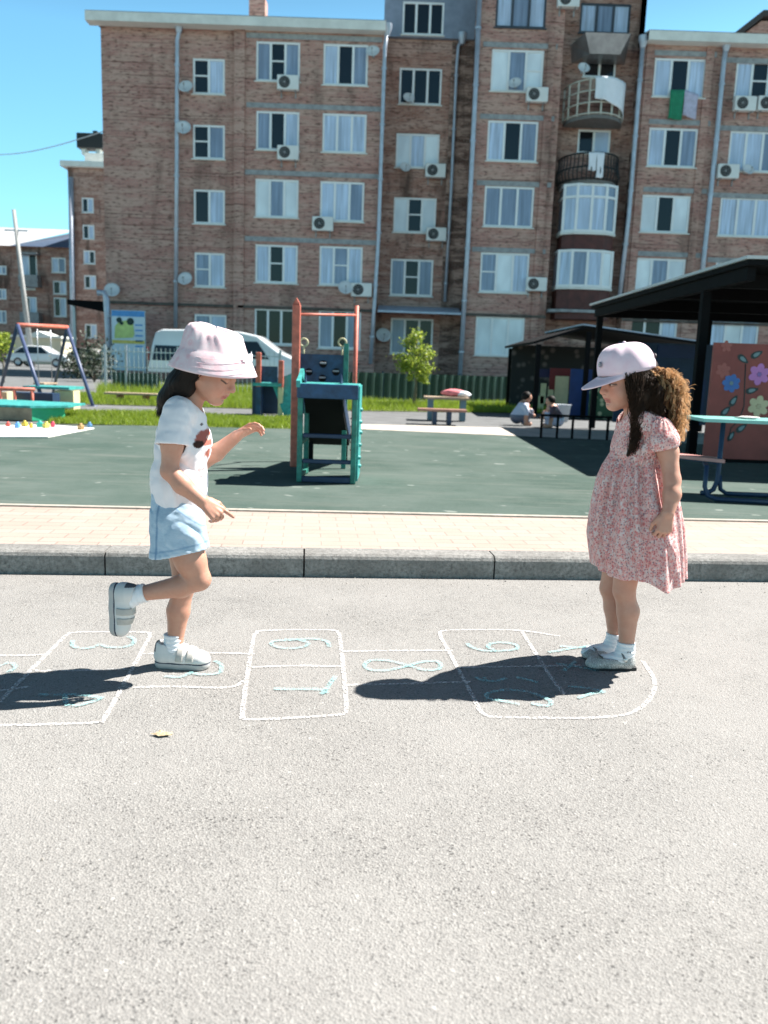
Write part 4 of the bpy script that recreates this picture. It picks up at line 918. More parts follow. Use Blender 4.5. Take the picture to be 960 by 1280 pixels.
# bent gas pipe at the gable corner and porch canopy beside it
Yg = 36.6; t = None; b = MB(); b.tube([Q(122,366,Yg),Q(130,366,Yg),Q(133,373,Yg),Q(135.5,420,Yg),(Q(138,482,Yg).x,Yg,PZ)],[.13]*5,10)
for py in (395,440): q = Q(136,py,Yg); b.lathe([(.16,-.05),(.16,.05)],10,q)
tag(b.build('gas_pipe', M_PIPE, None, Q(138,482,Yg)), 'pale bent standing pipe beside the notice board at the gable corner', 'pipe')
Yc = 40.0; a, c = Q(84,377,Yc), Q(133,381,Yc); t = empty('porch_canopy', ((a.x+c.x)/2,Yc,PZ), 'dark flat porch canopy on posts left of the gable end', 'canopy'); o = t.location
b = MB(); b.add([(a.x,Yc,a.z-.12),(c.x,Yc,c.z-.35),(c.x,Yc+3,c.z-.35),(a.x,Yc+3,a.z-.12),(a.x,Yc,a.z+.1),(c.x,Yc,c.z+.15),(c.x,Yc+3,c.z+.15),(a.x,Yc+3,a.z+.1)],[(0,1,2,3),(4,7,6,5),(0,4,5,1),(1,5,6,2),(2,6,7,3),(3,7,4,0)]); b.build('roof', M_BLACK, t, o)
for x in (a.x+.2,): b = MB(); b.cbox((x,Yc+.3,(PZ+a.z-.12)/2),(.12,.12,a.z-.12-PZ)); b.build('post', M_STEEL, t, o)
# utility pole and wires
Yp = 60.0; top, ft = Q(17,262,Yp), Q(41,470,Yp); t = empty('utility_pole', (ft.x,Yp,PZ), 'slim leaning grey utility pole behind the swing frame', 'pole'); o = t.location
b = MB(); b.tube([(ft.x,Yp,PZ),top],[.22,.12],8); b.build('pole', simple('pole_concrete', (.36,.37,.36), .8), t, o)
b = MB(); q = Q(20,288,Yp); b.cbox(q,(1.6,.1,.1)); b.build('crossarm', M_STEEL, t, o)
for k,(y0,y1) in enumerate(((186,164),)):
    p, q = Q(-40,y0+6,70), Q(130,y1,46); b = MB(); b.tube([p.lerp(q,i/10)+Vector((0,0,-.5*math.sin(math.pi*i/10))) for i in range(11)],.03,4); tag(b.build('overhead_wire', M_STEEL, None, p), 'thin overhead wire crossing the sky at the upper left', 'wire')
# ---- vehicles
def vehicle(name, x0, Y, L, W, prof, wheels, glass, label, cat, mat, wr, zbase=None, lights=()):
    """prof: side outline (along, up) in metres, front to the right"""
    z0 = PZ; t = empty(name, (x0+L/2, Y+W/2, z0), label, cat); o = t.location
    import bmesh
    bm = bmesh.new(); n_ = len(prof); va = [bm.verts.new((x0+a, Y, z0+c)) for a,c in prof]; vb = [bm.verts.new((x0+a, Y+W, z0+c)) for a,c in prof]
    bm.faces.new(va); bm.faces.new(vb[::-1])
    for i in range(n_): bm.faces.new((va[i],vb[i],vb[(i+1)%n_],va[(i+1)%n_]))
    zmx = max(c for a,c in prof)
    for v in bm.verts:                                         # tumblehome
        k = max(0,(v.co.z-z0)/zmx-.45)/.55; s = 1-.16*k; v.co.y = Y+W/2+(v.co.y-Y-W/2)*s
    bmesh.ops.recalc_face_normals(bm, faces=bm.faces[:]); bmesh.ops.bevel(bm, geom=bm.edges[:], offset=.07, segments=3, affect='EDGES', profile=.5)
    me = bpy.data.meshes.new('body'); bm.to_mesh(me); bm.free()
    for v in me.vertices: v.co -= o
    for p in me.polygons: p.use_smooth = True
    me.materials.append(mat); ob = bpy.data.objects.new('body', me); COL.objects.link(ob); ob.parent = t
    for poly in glass:
        zc = [Y + W/2*.16*max(0,c/zmx-.45)/.55 - .012 for a,c in poly]; b = MB(); b.prism([(x0+a, y, z0+c) for (a,c),y in zip(poly,zc)],(0,.03,0)); b.build('window', PANES[3], t, o)
    for a in wheels:
        for y in (Y-.01, Y+W-.19):
            M = Matrix.Rotation(R(90),3,'X'); b = MB(); b.lathe([(0,-.2),(wr*.8,-.2),(wr,-.16),(wr,-.04),(wr*.85,0),(wr*.62,0)],20,(x0+a,y,z0+wr),M); w_ = b.build('wheel', simple('tyre', (.012,.012,.013), .85), t, o)
            b = MB(); b.lathe([(0,-.01),(wr*.25,.0),(wr*.58,-.012),(wr*.62,0)],16,(x0+a,y,z0+wr),M); b.build('rim', M_STEEL, w_, o)
    for nm,a0,a1,c0,c1,mt in lights:
        b = MB(); b.cbox((x0+(a0+a1)/2,Y+.05,z0+(c0+c1)/2),(a1-a0,.16,c1-c0),bev=.02); b.build(nm, mt, t, o)
    return t
M_WHITECAR = simple('white_car_paint', (.70,.74,.76), .25, .05, 1, coat=.6); M_TAIL = simple('red_lens', (.35,.02,.02), .25)
Yv = 28.5; x0 = Q(184,470,Yv).x; x1 = Q(374,470,Yv).x; L = x1-x0; s = L/5.2; H = Q(260,412,Yv).z-PZ
vehicle('white_van', x0, Yv, L, 1.95, [(0,.42),(.02*L,H*.62),(.05*L,H*.93),(.09*L,H*.985),(.30*L,H),(.60*L,H*.99),(.72*L,H*.93),(.86*L,H*.66),(.97*L,H*.54),(L,H*.38),(L*.99,.36)], (.22*L,.80*L),
        [[(.035*L,H*.44),(.26*L,H*.44),(.255*L,H*.70),(.05*L,H*.70)], [(.62*L,H*.52),(.80*L,H*.52),(.72*L,H*.82),(.62*L,H*.82)]], 'white van with dark rear side window parked behind the picket fence', 'van', M_WHITECAR, .33,
        lights=(('tail_light',.0,.05,.8,1.25,M_TAIL),))
carp = [(0,.35),(.03,.75),(.35,.88),(.95,1.32),(1.5,1.44),(2.4,1.42),(3.05,1.0),(3.95,.86),(4.2,.62),(4.22,.34)]
carg = [[(.55,.9),(1.42,.9),(1.42,1.34),(1.05,1.28)],[(1.5,.9),(2.85,.92),(2.4,1.34),(1.5,1.35)]]
vehicle('parked_car', Q(8,465,58).x, 58, 4.22, 1.75, carp, (.8,3.4), carg, 'white parked car seen between the swing legs at the far left', 'car', M_WHITECAR, .31)
vehicle('parked_car', Q(78,465,66).x, 66, 4.22, 1.75, carp, (.8,3.4), carg, 'pale grey parked car right of the white one, below the porch canopy', 'car', simple('grey_car_paint', (.38,.40,.40), .3, .05, 1, coat=.5), .31)
# market kiosk
Yk = 74.0; a, c = Q(16,421,Yk), Q(77,447,Yk); t = empty('cream_kiosk', ((a.x+c.x)/2,Yk,PZ), 'cream single-storey kiosk behind the white parked car', 'kiosk'); o = t.location
zk = Q(40,433,Yk).z; b = MB(); b.box(a.x,c.x,Yk,Yk+3,PZ,a.z); b.build('wall', simple('cream_render', (.62,.56,.42), .8, .1, 1), t, o)
b = MB(); b.box(a.x-.2,c.x+.2,Yk-.5,Yk+3.2,a.z,a.z+.18); xm = Q(50,414,Yk); b.prism([(xm.x-1,Yk-.45,a.z+.18),(xm.x+1,Yk-.45,a.z+.18),(xm.x,Yk-.45,xm.z)],(0,2.5,0)); b.build('roof', M_FASC, t, o)
for px0,px1 in ((20,30),(35,46),(52,62)): b = MB(); p, q = Q(px0,437,Yk), Q(px1,445,Yk); b.box(p.x,q.x,Yk-.03,Yk-.004,q.z,p.z); b.build('window', PANES[3], t, o)
# dark shrub between pipe and cars
def shrub(c, rx, rz, n, size, label, seed):
    rnd = random.Random(seed); t = empty('dark_shrub', c, label, 'shrub'); o = t.location; b = MB()
    for k in range(7): a = k*.9; b.tube([c, (c[0]+rx*.6*math.cos(a), c[1]+rx*.5*math.sin(a), c[2]+rz*rnd.uniform(.8,1.6))],[.03,.01],5)
    b.build('stem', simple('bark', (.17,.14,.11)), t, o); b = MB()
    for k in range(n):
        p = Vector((rnd.gauss(0,.45)*rx, rnd.gauss(0,.45)*rx, rz+rnd.gauss(0,.45)*rz))+Vector(c); u = Vector((rnd.gauss(0,1),rnd.gauss(0,1),rnd.gauss(0,1))).normalized(); v = u.orthogonal().normalized(); s = size*rnd.uniform(.6,1.3)
        if p.z < c[2]+.05: continue
        b.add([p,p+u*s*.5+v*s*.3,p+u*s,p+u*s*.5-v*s*.3],[(0,1,2,3)])
    b.build('crown', simple('dark_leaf', (.022,.04,.02), .6, .4, 4), t, o, cleanup=False)
g = Q(118,482,30); shrub((g.x,30,PZ), .75, .75, 900, .13, 'dark shrub at the fence end left of the pale pipe', 3)
g = Q(97,476,33); shrub((g.x,33,PZ), .6, .55, 600, .13, 'smaller dark shrub between the swing frame and the other shrub', 5)
# ================================================================ pavilions at right
RZ = 2.06
t = empty('play_pavilion', (4.8,11.2,PZ), 'large black flat-roofed play pavilion at the right with painted red panel', 'pavilion'); o = t.location
xl, yf, ybk, xr = 3.31, 8.12, 14.3, 9.2
b = MB(); b.prism([(xl,yf,RZ),(xr,yf-.35,RZ),(xr,ybk,RZ),(xl,ybk,RZ)],(0,0,.05)); rf = b.build('roof', M_BLACK, t, o)
b = MB(); b.prism([(xl-.03,yf-.03,RZ+.052),(xr,yf-.38,RZ+.052),(xr,ybk,RZ+.052),(xl-.03,ybk,RZ+.052)],(0,0,.03)); b.build('roof_sheet', simple('pale_roof_sheet', (.55,.56,.57)), rf, o)
for y in (yf+.75, 10.3, 12.3, ybk-.2): b = MB(); b.box(xl+.06,xr-.1,y-.05,y+.05,RZ-.14,RZ-.003); b.build('beam', M_BLACK, t, o)
b = MB(); b.box(xl+.04,xl+.12,yf+.1,ybk-.1,RZ-.13,RZ-.004); b.build('beam', M_BLACK, t, o)
for x,y in ((3.38,9.32),(3.42,ybk-.2),(5.2,ybk-.2),(5.6,8.8),(8.9,8.8),(8.9,ybk-.2)):
    b = MB(); b.cbox((x,y,(PZ+RZ-.14)/2),(.09,.09,RZ-.14-PZ)); b.build('post', M_BLACK, t, o)
# red panel with painted flowers
Yp = 8.9; a = Q(893,428,Yp); zb = Q(893,577,Yp).z; xr_ = 5.5
n = NT('red_board_paint'); f = n.noise(n.pos(), 5, 4, .6); n.base(n.ramp(f, [(.35,(.26,.045,.036)),(.65,(.34,.062,.048))])); n.set(Roughness=.45); M_PANEL = n.m
b = MB(); b.box(a.x,xr_,Yp,Yp+.03,PZ+.06,a.z); pn = b.build('painted_panel', M_PANEL, t, o)
b = MB(); b.box(a.x,xr_,Yp+.0301,Yp+.06,PZ+.02,PZ+.10); b.build('foot_rail', M_BLACK, pn, o)
mP = {k: simple('petal_'+k, c, .5, .08, 9) for k,c in dict(blue=(.06,.17,.48), pink=(.62,.22,.55), cream=(.72,.60,.36), faint=(.42,.11,.09), leafdark=(.02,.035,.035), leafblue=(.20,.29,.31), yolk=(.6,.5,.3), vio=(.30,.16,.45)).items()}
def flower(px, py, rpx, col, n_=6, ctr='yolk'):
    c = Q(px,py,Yp-.003); r = rpx*Yp/F_PX; b = MB()
    for k in range(n_):
        A = 2*math.pi*k/n_+.4; e = (c.x+r*.62*math.cos(A), c.z+r*.62*math.sin(A)); pts = []
        for i in range(12): th = 2*math.pi*i/12; u, v = r*.42*math.cos(th), r*.34*math.sin(th); pts.append((e[0]+u*math.cos(A)-v*math.sin(A), Yp-.003-.0006*k, e[1]+u*math.sin(A)+v*math.cos(A)))
        b.poly(pts)
    b.m = 1; b.poly([(c.x+r*.22*math.cos(2*math.pi*i/12), Yp-.008, c.z+r*.22*math.sin(2*math.pi*i/12)) for i in range(12)])
    b.build('painted_flower', [mP[col], mP[ctr]], pn, o, cleanup=False)
def leaf(px, py, lpx, ang):
    c = Q(px,py,Yp-.003); L = lpx*Yp/F_PX
    b = MB()
    for m,k,dy in ((0,1,0),(1,.55,.002)):
        b.m = m; pts = []
        for i in range(16):
            th = 2*math.pi*i/16; u = L*k*math.cos(th); v = L*k*.48*math.sin(th)*(1-.35*math.cos(th)); A = R(ang); pts.append((c.x+u*math.cos(A)-v*math.sin(A), Yp-.003-dy, c.z+u*math.sin(A)+v*math.cos(A)))
        b.poly(pts)
    b.build('painted_leaf', [mP['leafdark'], mP['leafblue']], pn, o, cleanup=False)
flower(914,479,11,'blue',7,'leafblue'); flower(949,468,13,'pink',6,'vio'); flower(948,508,13,'cream',6,'yolk'); flower(904,463,9,'faint',6,'faint'); flower(908,433,7,'faint',5,'faint'); flower(990,440,12,'cream'); flower(1010,490,12,'blue')
for q in ((929,449,8,-35),(946,443,8,30),(940,488,8,15),(917,501,8,60),(907,514,8,50),(927,535,8,40),(914,545,7,60),(975,470,8,20)): leaf(*q)
b = MB(); pts = [Q(px,py,Yp-.002) for px,py in ((910,552),(914,535),(924,525),(930,508),(931,480),(932,455))]; b.tube(pts,.006,5); b.build('painted_stem', mP['leafdark'], pn, o)
# dark back boards of the big pavilion
Yb = ybk-.35; a, c = Q(772,450,Yb), Q(892,530,Yb)
b = MB(); b.box(a.x,c.x+.6,Yb,Yb+.03,PZ+.12,Q(800,428,Yb).z); b.build('back_board', M_NAVY, t, o)
for i,(px,py,w_,h_) in enumerate(((861,500,.25,.35),(845,440,.3,.1))):
    q = Q(px,py,Yb); b = MB(); b.box(q.x-w_,q.x+w_,Yb-.03,Yb-.003,q.z-h_,q.z+h_); b.build('back_board', simple('dark_blue_board', (.015,.03,.10), .5), t, o)
# ---- second pavilion further back
Y2 = 17.0; ap, el, er = Q(735,408,Y2), Q(667,430,Y2), Q(884,432,Y2)
t = empty('play_pavilion', (ap.x,Y2+2,PZ), 'lower dark pavilion with sloping roof and coloured boards behind the girl in pink', 'pavilion'); o = t.location
b = MB(); b.prism([(el.x,Y2,el.z),(ap.x,Y2,ap.z-.03),(er.x,Y2,er.z),(er.x,Y2,er.z+.05),(ap.x,Y2,ap.z+.02),(el.x,Y2,el.z+.05)],(0,4.2,0)); rf = b.build('roof', M_BLACK, t, o)
b = MB(); b.prism([(ap.x-.1,Y2-.02,ap.z+.022),(er.x,Y2-.02,er.z+.052),(er.x,Y2-.02,er.z+.075),(ap.x-.1,Y2-.02,ap.z+.05)],(0,4.2,0)); b.build('roof_sheet', simple('pale_blue_sheet', (.42,.50,.60)), rf, o)
for x,y,z in ((el.x+.12,Y2+.1,el.z),(el.x+.12,Y2+4,el.z),(er.x-.15,Y2+.1,er.z),(er.x-.15,Y2+4,er.z),(ap.x+.05,Y2+.1,ap.z-.1)):
    b = MB(); b.cbox((x,y,(PZ+z)/2),(.09,.09,z-PZ)); b.build('post', M_BLACK, t, o)
n = NT('dark_floral_board'); v = n.voro(n.pos(), 5, 'Distance'); n.base(n.ramp(v, [(.0,(.16,.13,.12)),(.22,(.10,.08,.08)),(.4,(.012,.013,.015))])); n.set(Roughness=.7); M_DFL = n.m
Yw = Y2+3.6; b = MB(); b.box(el.x+.1,er.x+1.2,Yw,Yw+.04,PZ+.05,1.62); b.build('back_board', M_DFL, t, o)
def board(px0,py0,px1,py1,Y,mt,nm='coloured_board'):
    a, c = Q(px0,py0,Y), Q(px1,py1,Y); b = MB(); b.box(a.x,c.x,Y,Y+.04,max(c.z,PZ+.01),a.z); b.build(nm, mt, t, o)
board(714,461,747,545,Y2+.3,simple('royal_blue_board', (.012,.045,.17), .5)); board(688,460,716,488,Y2+1.0,simple('deep_red_board', (.16,.012,.012), .5)); board(672,461,690,472,Y2+1.2,simple('indigo_board', (.012,.012,.06), .5))
board(695,470,708,520,Y2+.8,M_CREAM)
n = NT('green_patterned_board'); v = n.voro(n.pos(), 7, 'Distance'); n.base(n.ramp(v, [(.0,(.42,.45,.30)),(.25,(.3,.36,.22)),(.36,(.012,.075,.035))])); n.set(Roughness=.6)
board(738,484,768,543,Y2-.2,n.m)
for px,py in ((679,492),(688,496),(676,508)): board(px-2.4,py-13,px+2.4,py+13,Y2+2.2,M_CREAM,'pale_slat')
board(672,548,768,552,Y2-.3,M_BLACK,'sill_beam')
# low rail before the beige strip
Yr = G(700,548).y; t2 = empty('low_railing', (Q(710,530,Yr).x,Yr,PZ), 'low black railing standing before the second pavilion', 'railing'); o2 = t2.location
zt = Q(710,520,Yr).z; b = MB(); a, c = Q(676,520,Yr), Q(765,523,Yr); b.beam((a.x,Yr,zt),(c.x,Yr,zt),.03,.03); b.build('rail', M_BLACK, t2, o2)
for px in (677,697,716,738,760): x = Q(px,530,Yr).x; b = MB(); b.cbox((x,Yr,(PZ+zt)/2),(.03,.03,zt-PZ)); b.build('post', M_BLACK, t2, o2)
# ---- turquoise table with attached pink bench on navy tube frame
Yt = 6.35; a = Q(879,523,Yt); zt = a.z; t = empty('picnic_table', (a.x+.5,Yt+.2,PZ), 'turquoise topped play table with attached pink seat on navy tube legs at the right edge', 'table'); o = t.location
b = MB(); b.prism([(a.x,Yt-.02,zt-.025),(a.x+1.15,Yt-.14,zt-.025),(a.x+1.2,Yt+.42,zt-.025),(a.x+.02,Yt+.46,zt-.025)],(0,0,.025)); b.build('tabletop', simple('mint_board', (.22,.52,.48), .4, .12, 6), t, o)
sa, sc = Q(846,571,6.75), Q(908,573,6.45); zs = (sa.z+sc.z)/2
b = MB(); b.prism([(sa.x-.25,6.95,zs-.02),(sc.x-.02,6.42,zs-.02),(sc.x+.02,6.62,zs-.02),(sa.x-.25,7.15,zs-.02)],(0,0,.025)); b.build('seat', simple('pink_board', (.62,.30,.27), .5, .12, 6), t, o)
b = MB(); xl_ = Q(901,560,Yt+.15).x; yy = Yt+.15
b.tube([(xl_,yy,zt-.03),(xl_,yy,PZ+.12),(xl_-.025,yy,PZ+.045),(xl_-.07,yy,PZ+.018),(xl_-.12,yy,PZ+.016)],.02,8); b.tube([(xl_+.012,yy,PZ+.16),(xl_+.03,yy,PZ+.05),(xl_+.08,yy,PZ+.018),(xl_+.75,yy,PZ+.016)],.018,8); b.build('leg', M_NAVY, t, o)
b = MB(); f0 = Q(882,585,Yt-.1); b.tube([(f0.x,Yt-.12,zs-.02),(f0.x,Yt-.12,PZ+.10),(f0.x+.02,Yt-.14,PZ+.04),(f0.x+.07,Yt-.17,PZ+.018),(f0.x+.55,Yt-.25,PZ+.016)],.018,8); b.build('leg', M_NAVY, t, o)
b = MB(); b.tube([(a.x+1.0,yy,zt-.03),(a.x+1.0,yy,PZ)],.02,8); b.build('leg', M_NAVY, t, o)
b = MB(); b.beam((f0.x,Yt-.12,zs-.03),(a.x+.1,yy,zs-.03),.03,.02); b.beam((xl_,yy,zs-.03),(sa.x-.1,7.0,zs-.03),.03,.02); b.build('seat_bearer', M_NAVY, t, o)
lump('cloth_scrap', (Q(935,520,Yt+.15).x,Yt+.15,zt), (.09,.05,.012), simple('pale_scrap', (.66,.62,.58), .9, .3, 30), 'small crumpled pale scrap lying on the turquoise table', 'scrap', 8)
# grey bucket by the second pavilion
g = G(716,531); b = MB(); b.lathe([(0,.0),(.12,.0),(.16,.30),(.17,.31),(.15,.30),(.11,.02)],20,(g.x+.0,g.y+1.0,PZ)); tag(b.build('bucket', simple('pale_bucket', (.42,.46,.52), .5), None, (g.x,g.y+1,PZ)), 'pale grey bucket beside the blue board of the second pavilion', 'bucket')
# ================================================================ small signed-distance modeller for bodies and clothes
class Field:
    def __init__(s, lo, hi, h):
        s.h = h; s.lo = np.array(lo, np.float32); n = np.ceil((np.array(hi)-np.array(lo))/h).astype(int)+1
        s.ax = [s.lo[i]+h*np.arange(n[i], dtype=np.float32) for i in range(3)]; s.F = np.full(n, .5, np.float32)
    def region(s, pts, pad):
        pts = np.array([tuple(p) for p in pts]); a = pts.min(0)-pad; b = pts.max(0)+pad; sl = []
        for i in range(3):
            i0 = int(np.clip(math.floor((a[i]-s.lo[i])/s.h), 0, len(s.ax[i])-1)); i1 = int(np.clip(math.ceil((b[i]-s.lo[i])/s.h)+1, i0+1, len(s.ax[i])))
            sl.append(slice(i0,i1))
        return tuple(sl), s.ax[0][sl[0]][:,None,None], s.ax[1][sl[1]][None,:,None], s.ax[2][sl[2]][None,None,:]
    def _merge(s, sl, d, k, sub):
        A = s.F[sl]
        if sub: A = -A
        if k > 0:
            hh = np.maximum(k-np.abs(A-d), 0)/k; r = np.minimum(A, d)-hh*hh*k*.25
        else: r = np.minimum(A, d)
        s.F[sl] = -r if sub else r
    def cap(s, a, b, ra, rb, k=.012, sub=False, sy=1.0):
        a, b = Vector(a), Vector(b); m = max(ra, rb); sl, X, Y_, Z = s.region([a, b], m*max(1,sy)+k+.03)
        ba = b-a; L2 = max(ba.length_squared, 1e-9); by = ba.y/sy; L2 = ba.x**2+by**2+ba.z**2+1e-9
        px, py, pz = X-a.x, (Y_-a.y)/sy, Z-a.z; t = np.clip((px*ba.x+py*by+pz*ba.z)/L2, 0, 1)
        d = np.sqrt((px-t*ba.x)**2+(py-t*by)**2+(pz-t*ba.z)**2)-(ra+(rb-ra)*t)
        s._merge(sl, d, k, sub); return s
    def chain(s, pts, rs, k=.012, sy=1.0, sub=False):
        for i in range(len(pts)-1): s.cap(pts[i], pts[i+1], rs[i], rs[i+1], k if i else k, sub, sy)
        return s
    def ell(s, c, r, M=None, k=.012, sub=False):
        c = Vector(c); sl, X, Y_, Z = s.region([c], max(r)+k+.03); px, py, pz = X-c.x, Y_-c.y, Z-c.z
        if M is not None:      # M: columns are the local axes
            q = [px*M[0][i]+py*M[1][i]+pz*M[2][i] for i in range(3)]
        else: q = [px, py, pz]
        k0 = np.sqrt(sum((q[i]/r[i])**2 for i in range(3))); k1 = np.sqrt(sum((q[i]/r[i]**2)**2 for i in range(3)))+1e-6
        s._merge(sl, k0*(k0-1)/k1, k, sub); return s
    def rbox(s, c, half, rad, M=None, k=.008, sub=False):
        c = Vector(c); sl, X, Y_, Z = s.region([c], max(half)*1.6+k+.03); px, py, pz = X-c.x, Y_-c.y, Z-c.z
        q = [px*M[0][i]+py*M[1][i]+pz*M[2][i] for i in range(3)] if M is not None else [px, py, pz]
        e = [np.abs(q[i])-(half[i]-rad) for i in range(3)]
        d = np.sqrt(sum(np.maximum(v,0)**2 for v in e))+np.minimum(np.maximum(np.maximum(e[0],e[1]),e[2]),0)-rad
        s._merge(sl, d, k, sub); return s
    def pts(s): return s.ax[0][:,None,None], s.ax[1][None,:,None], s.ax[2][None,None,:]
    def cut(s, p, nrm):
        """remove the side the normal points to"""
        X, Y_, Z = s.pts(); d = (X-p[0])*nrm[0]+(Y_-p[1])*nrm[1]+(Z-p[2])*nrm[2]; s.F = np.maximum(s.F, d.astype(np.float32)); return s
    def shell(s, t): s.F = np.maximum(s.F, -(s.F+t)); return s
    def wrinkle(s, fn):
        X, Y_, Z = s.pts(); i = np.nonzero(np.abs(s.F) < .03); P = np.stack([s.ax[0][i[0]], s.ax[1][i[1]], s.ax[2][i[2]]], 1); s.F[i] += fn(P).astype(np.float32); return s
    def mesh(s, smooth=1):
        F = s.F; S = F < 0; n = np.array(F.shape)-1
        c = np.zeros(n, np.int8)
        for dx in (0,1):
            for dy in (0,1):
                for dz in (0,1): c += S[dx:dx+n[0], dy:dy+n[1], dz:dz+n[2]]
        cells = np.argwhere((c > 0) & (c < 8)); idx = np.full(n, -1, np.int64); idx[tuple(cells.T)] = np.arange(len(cells))
        pos = np.zeros((len(cells),3)); cnt = np.zeros(len(cells)); co = [(i,j,k) for i in (0,1) for j in (0,1) for k in (0,1)]
        for a in co:
            for ax in range(3):
                if a[ax]: continue
                b = list(a); b[ax] = 1; fa = F[tuple((cells+a).T)]; fb = F[tuple((cells+b).T)]; cr = (fa < 0) != (fb < 0)
                t = np.where(cr, fa/np.where(cr, fa-fb, 1), 0); p = np.repeat(np.array([a], float), len(cells), 0); p[:,ax] = t
                pos += p*cr[:,None]; cnt += cr
        V = (cells+pos/cnt[:,None])*s.h+s.lo; faces = []
        for ax in range(3):
            u, v = (ax+1)%3, (ax+2)%3; a = [slice(None)]*3; b = [slice(None)]*3; a[ax] = slice(0,-1); b[ax] = slice(1,None)
            e = np.argwhere(S[tuple(a)] != S[tuple(b)]); e = e[(e[:,u] > 0)&(e[:,v] > 0)&(e[:,u] < n[u])&(e[:,v] < n[v])]
            du = np.zeros(3,int); du[u] = 1; dv = np.zeros(3,int); dv[v] = 1
            q = np.stack([idx[tuple(e.T)], idx[tuple((e-du).T)], idx[tuple((e-du-dv).T)], idx[tuple((e-dv).T)]], 1); fl = ~S[tuple(e.T)]
            q[fl] = q[fl][:,::-1]; faces.append(q)
        Q_ = np.concatenate(faces); Q_ = Q_[(Q_ >= 0).all(1)]
        for _ in range(smooth):
            E_ = np.concatenate([Q_[:,[i,(i+1)%4]] for i in range(4)]); acc = np.zeros_like(V); w_ = np.zeros(len(V))
            for i in range(3): acc[:,i] = np.bincount(E_[:,0], V[E_[:,1],i], len(V))+np.bincount(E_[:,1], V[E_[:,0],i], len(V))
            w_ = np.bincount(E_[:,0], minlength=len(V))+np.bincount(E_[:,1], minlength=len(V)); V = .5*V+.5*acc/np.maximum(w_,1)[:,None]
        return V, Q_
def ridge(P, sc, pw=3): return np.clip(1-np.abs(vnoise(P, sc, 2))*5, 0, 1)**pw
_tab = np.random.RandomState(3).rand(32,32,32).astype(np.float32)
def vnoise(P, sc=1.0, oct_=1):
    P = np.asarray(P)*sc; tot = 0; amp = 1; nrm = 0
    for o in range(oct_):
        i = np.floor(P).astype(int); f = P-i; f = f*f*(3-2*f); r = 0
        for dx in (0,1):
            for dy in (0,1):
                for dz in (0,1):
                    w_ = (f[:,0] if dx else 1-f[:,0])*(f[:,1] if dy else 1-f[:,1])*(f[:,2] if dz else 1-f[:,2]); r = r+w_*_tab[(i[:,0]+dx)&31,(i[:,1]+dy)&31,(i[:,2]+dz)&31]
        tot = tot+amp*r; nrm += amp; amp *= .5; P = P*2.03+7.7
    return tot/nrm-.5
def np_obj(name, V, faces, mats, parent=None, origin=(0,0,0), col=None, smooth=True, mi=None):
    me = bpy.data.meshes.new(name); V = np.asarray(V, float)-np.array(tuple(origin)); fl = [tuple(map(int,f)) for f in faces]
    me.from_pydata(V.tolist(), [], fl)
    for m in (mats if isinstance(mats, (list,tuple)) else [mats]): me.materials.append(m)
    me.polygons.foreach_set('use_smooth', [smooth]*len(me.polygons))
    if mi is not None: me.polygons.foreach_set('material_index', list(mi))
    if col is not None:
        a = me.color_attributes.new('tone', 'FLOAT_COLOR', 'POINT'); a.data.foreach_set('color', np.concatenate([col, np.ones((len(col),1))],1).astype(np.float32).ravel())
    me.update(); ob = bpy.data.objects.new(name, me); COL.objects.link(ob)
    if parent is not None: ob.parent = parent
    else: ob.location = origin
    return ob
def strands(paths, r0, r1, sides=4):
    V = []; Fs = []; o = 0
    for P in paths:
        P = np.asarray(P); n = len(P); T = np.gradient(P, axis=0); T /= np.linalg.norm(T, axis=1)[:,None]+1e-9
        A = np.cross(T, np.array([.3,.9,.2])); A /= np.linalg.norm(A, axis=1)[:,None]+1e-9; B = np.cross(T, A); r = np.linspace(r0, r1, n)[:,None]
        for k in range(sides): a = 2*math.pi*k/sides; V.append(P+(A*math.cos(a)+B*math.sin(a))*r)
        for k in range(sides):
            k2 = (k+1)%sides; i = np.arange(n-1); Fs.append(np.stack([o+k*n+i, o+k2*n+i, o+k2*n+i+1, o+k*n+i+1],1))
        o += sides*n
    return np.concatenate(V), np.concatenate(Fs)
def frame(f0, pitch, tilt=0):
    """columns forward, left, up"""
    f0 = Vector(f0).normalized(); z = Vector((0,0,1)); l = z.cross(f0); p = R(pitch)
    f = f0*math.cos(p)-z*math.sin(p); u = z*math.cos(p)+f0*math.sin(p)
    if tilt: a = R(tilt); l, u = l*math.cos(a)+u*math.sin(a), u*math.cos(a)-l*math.sin(a)
    return Matrix((f,l,u)).transposed()
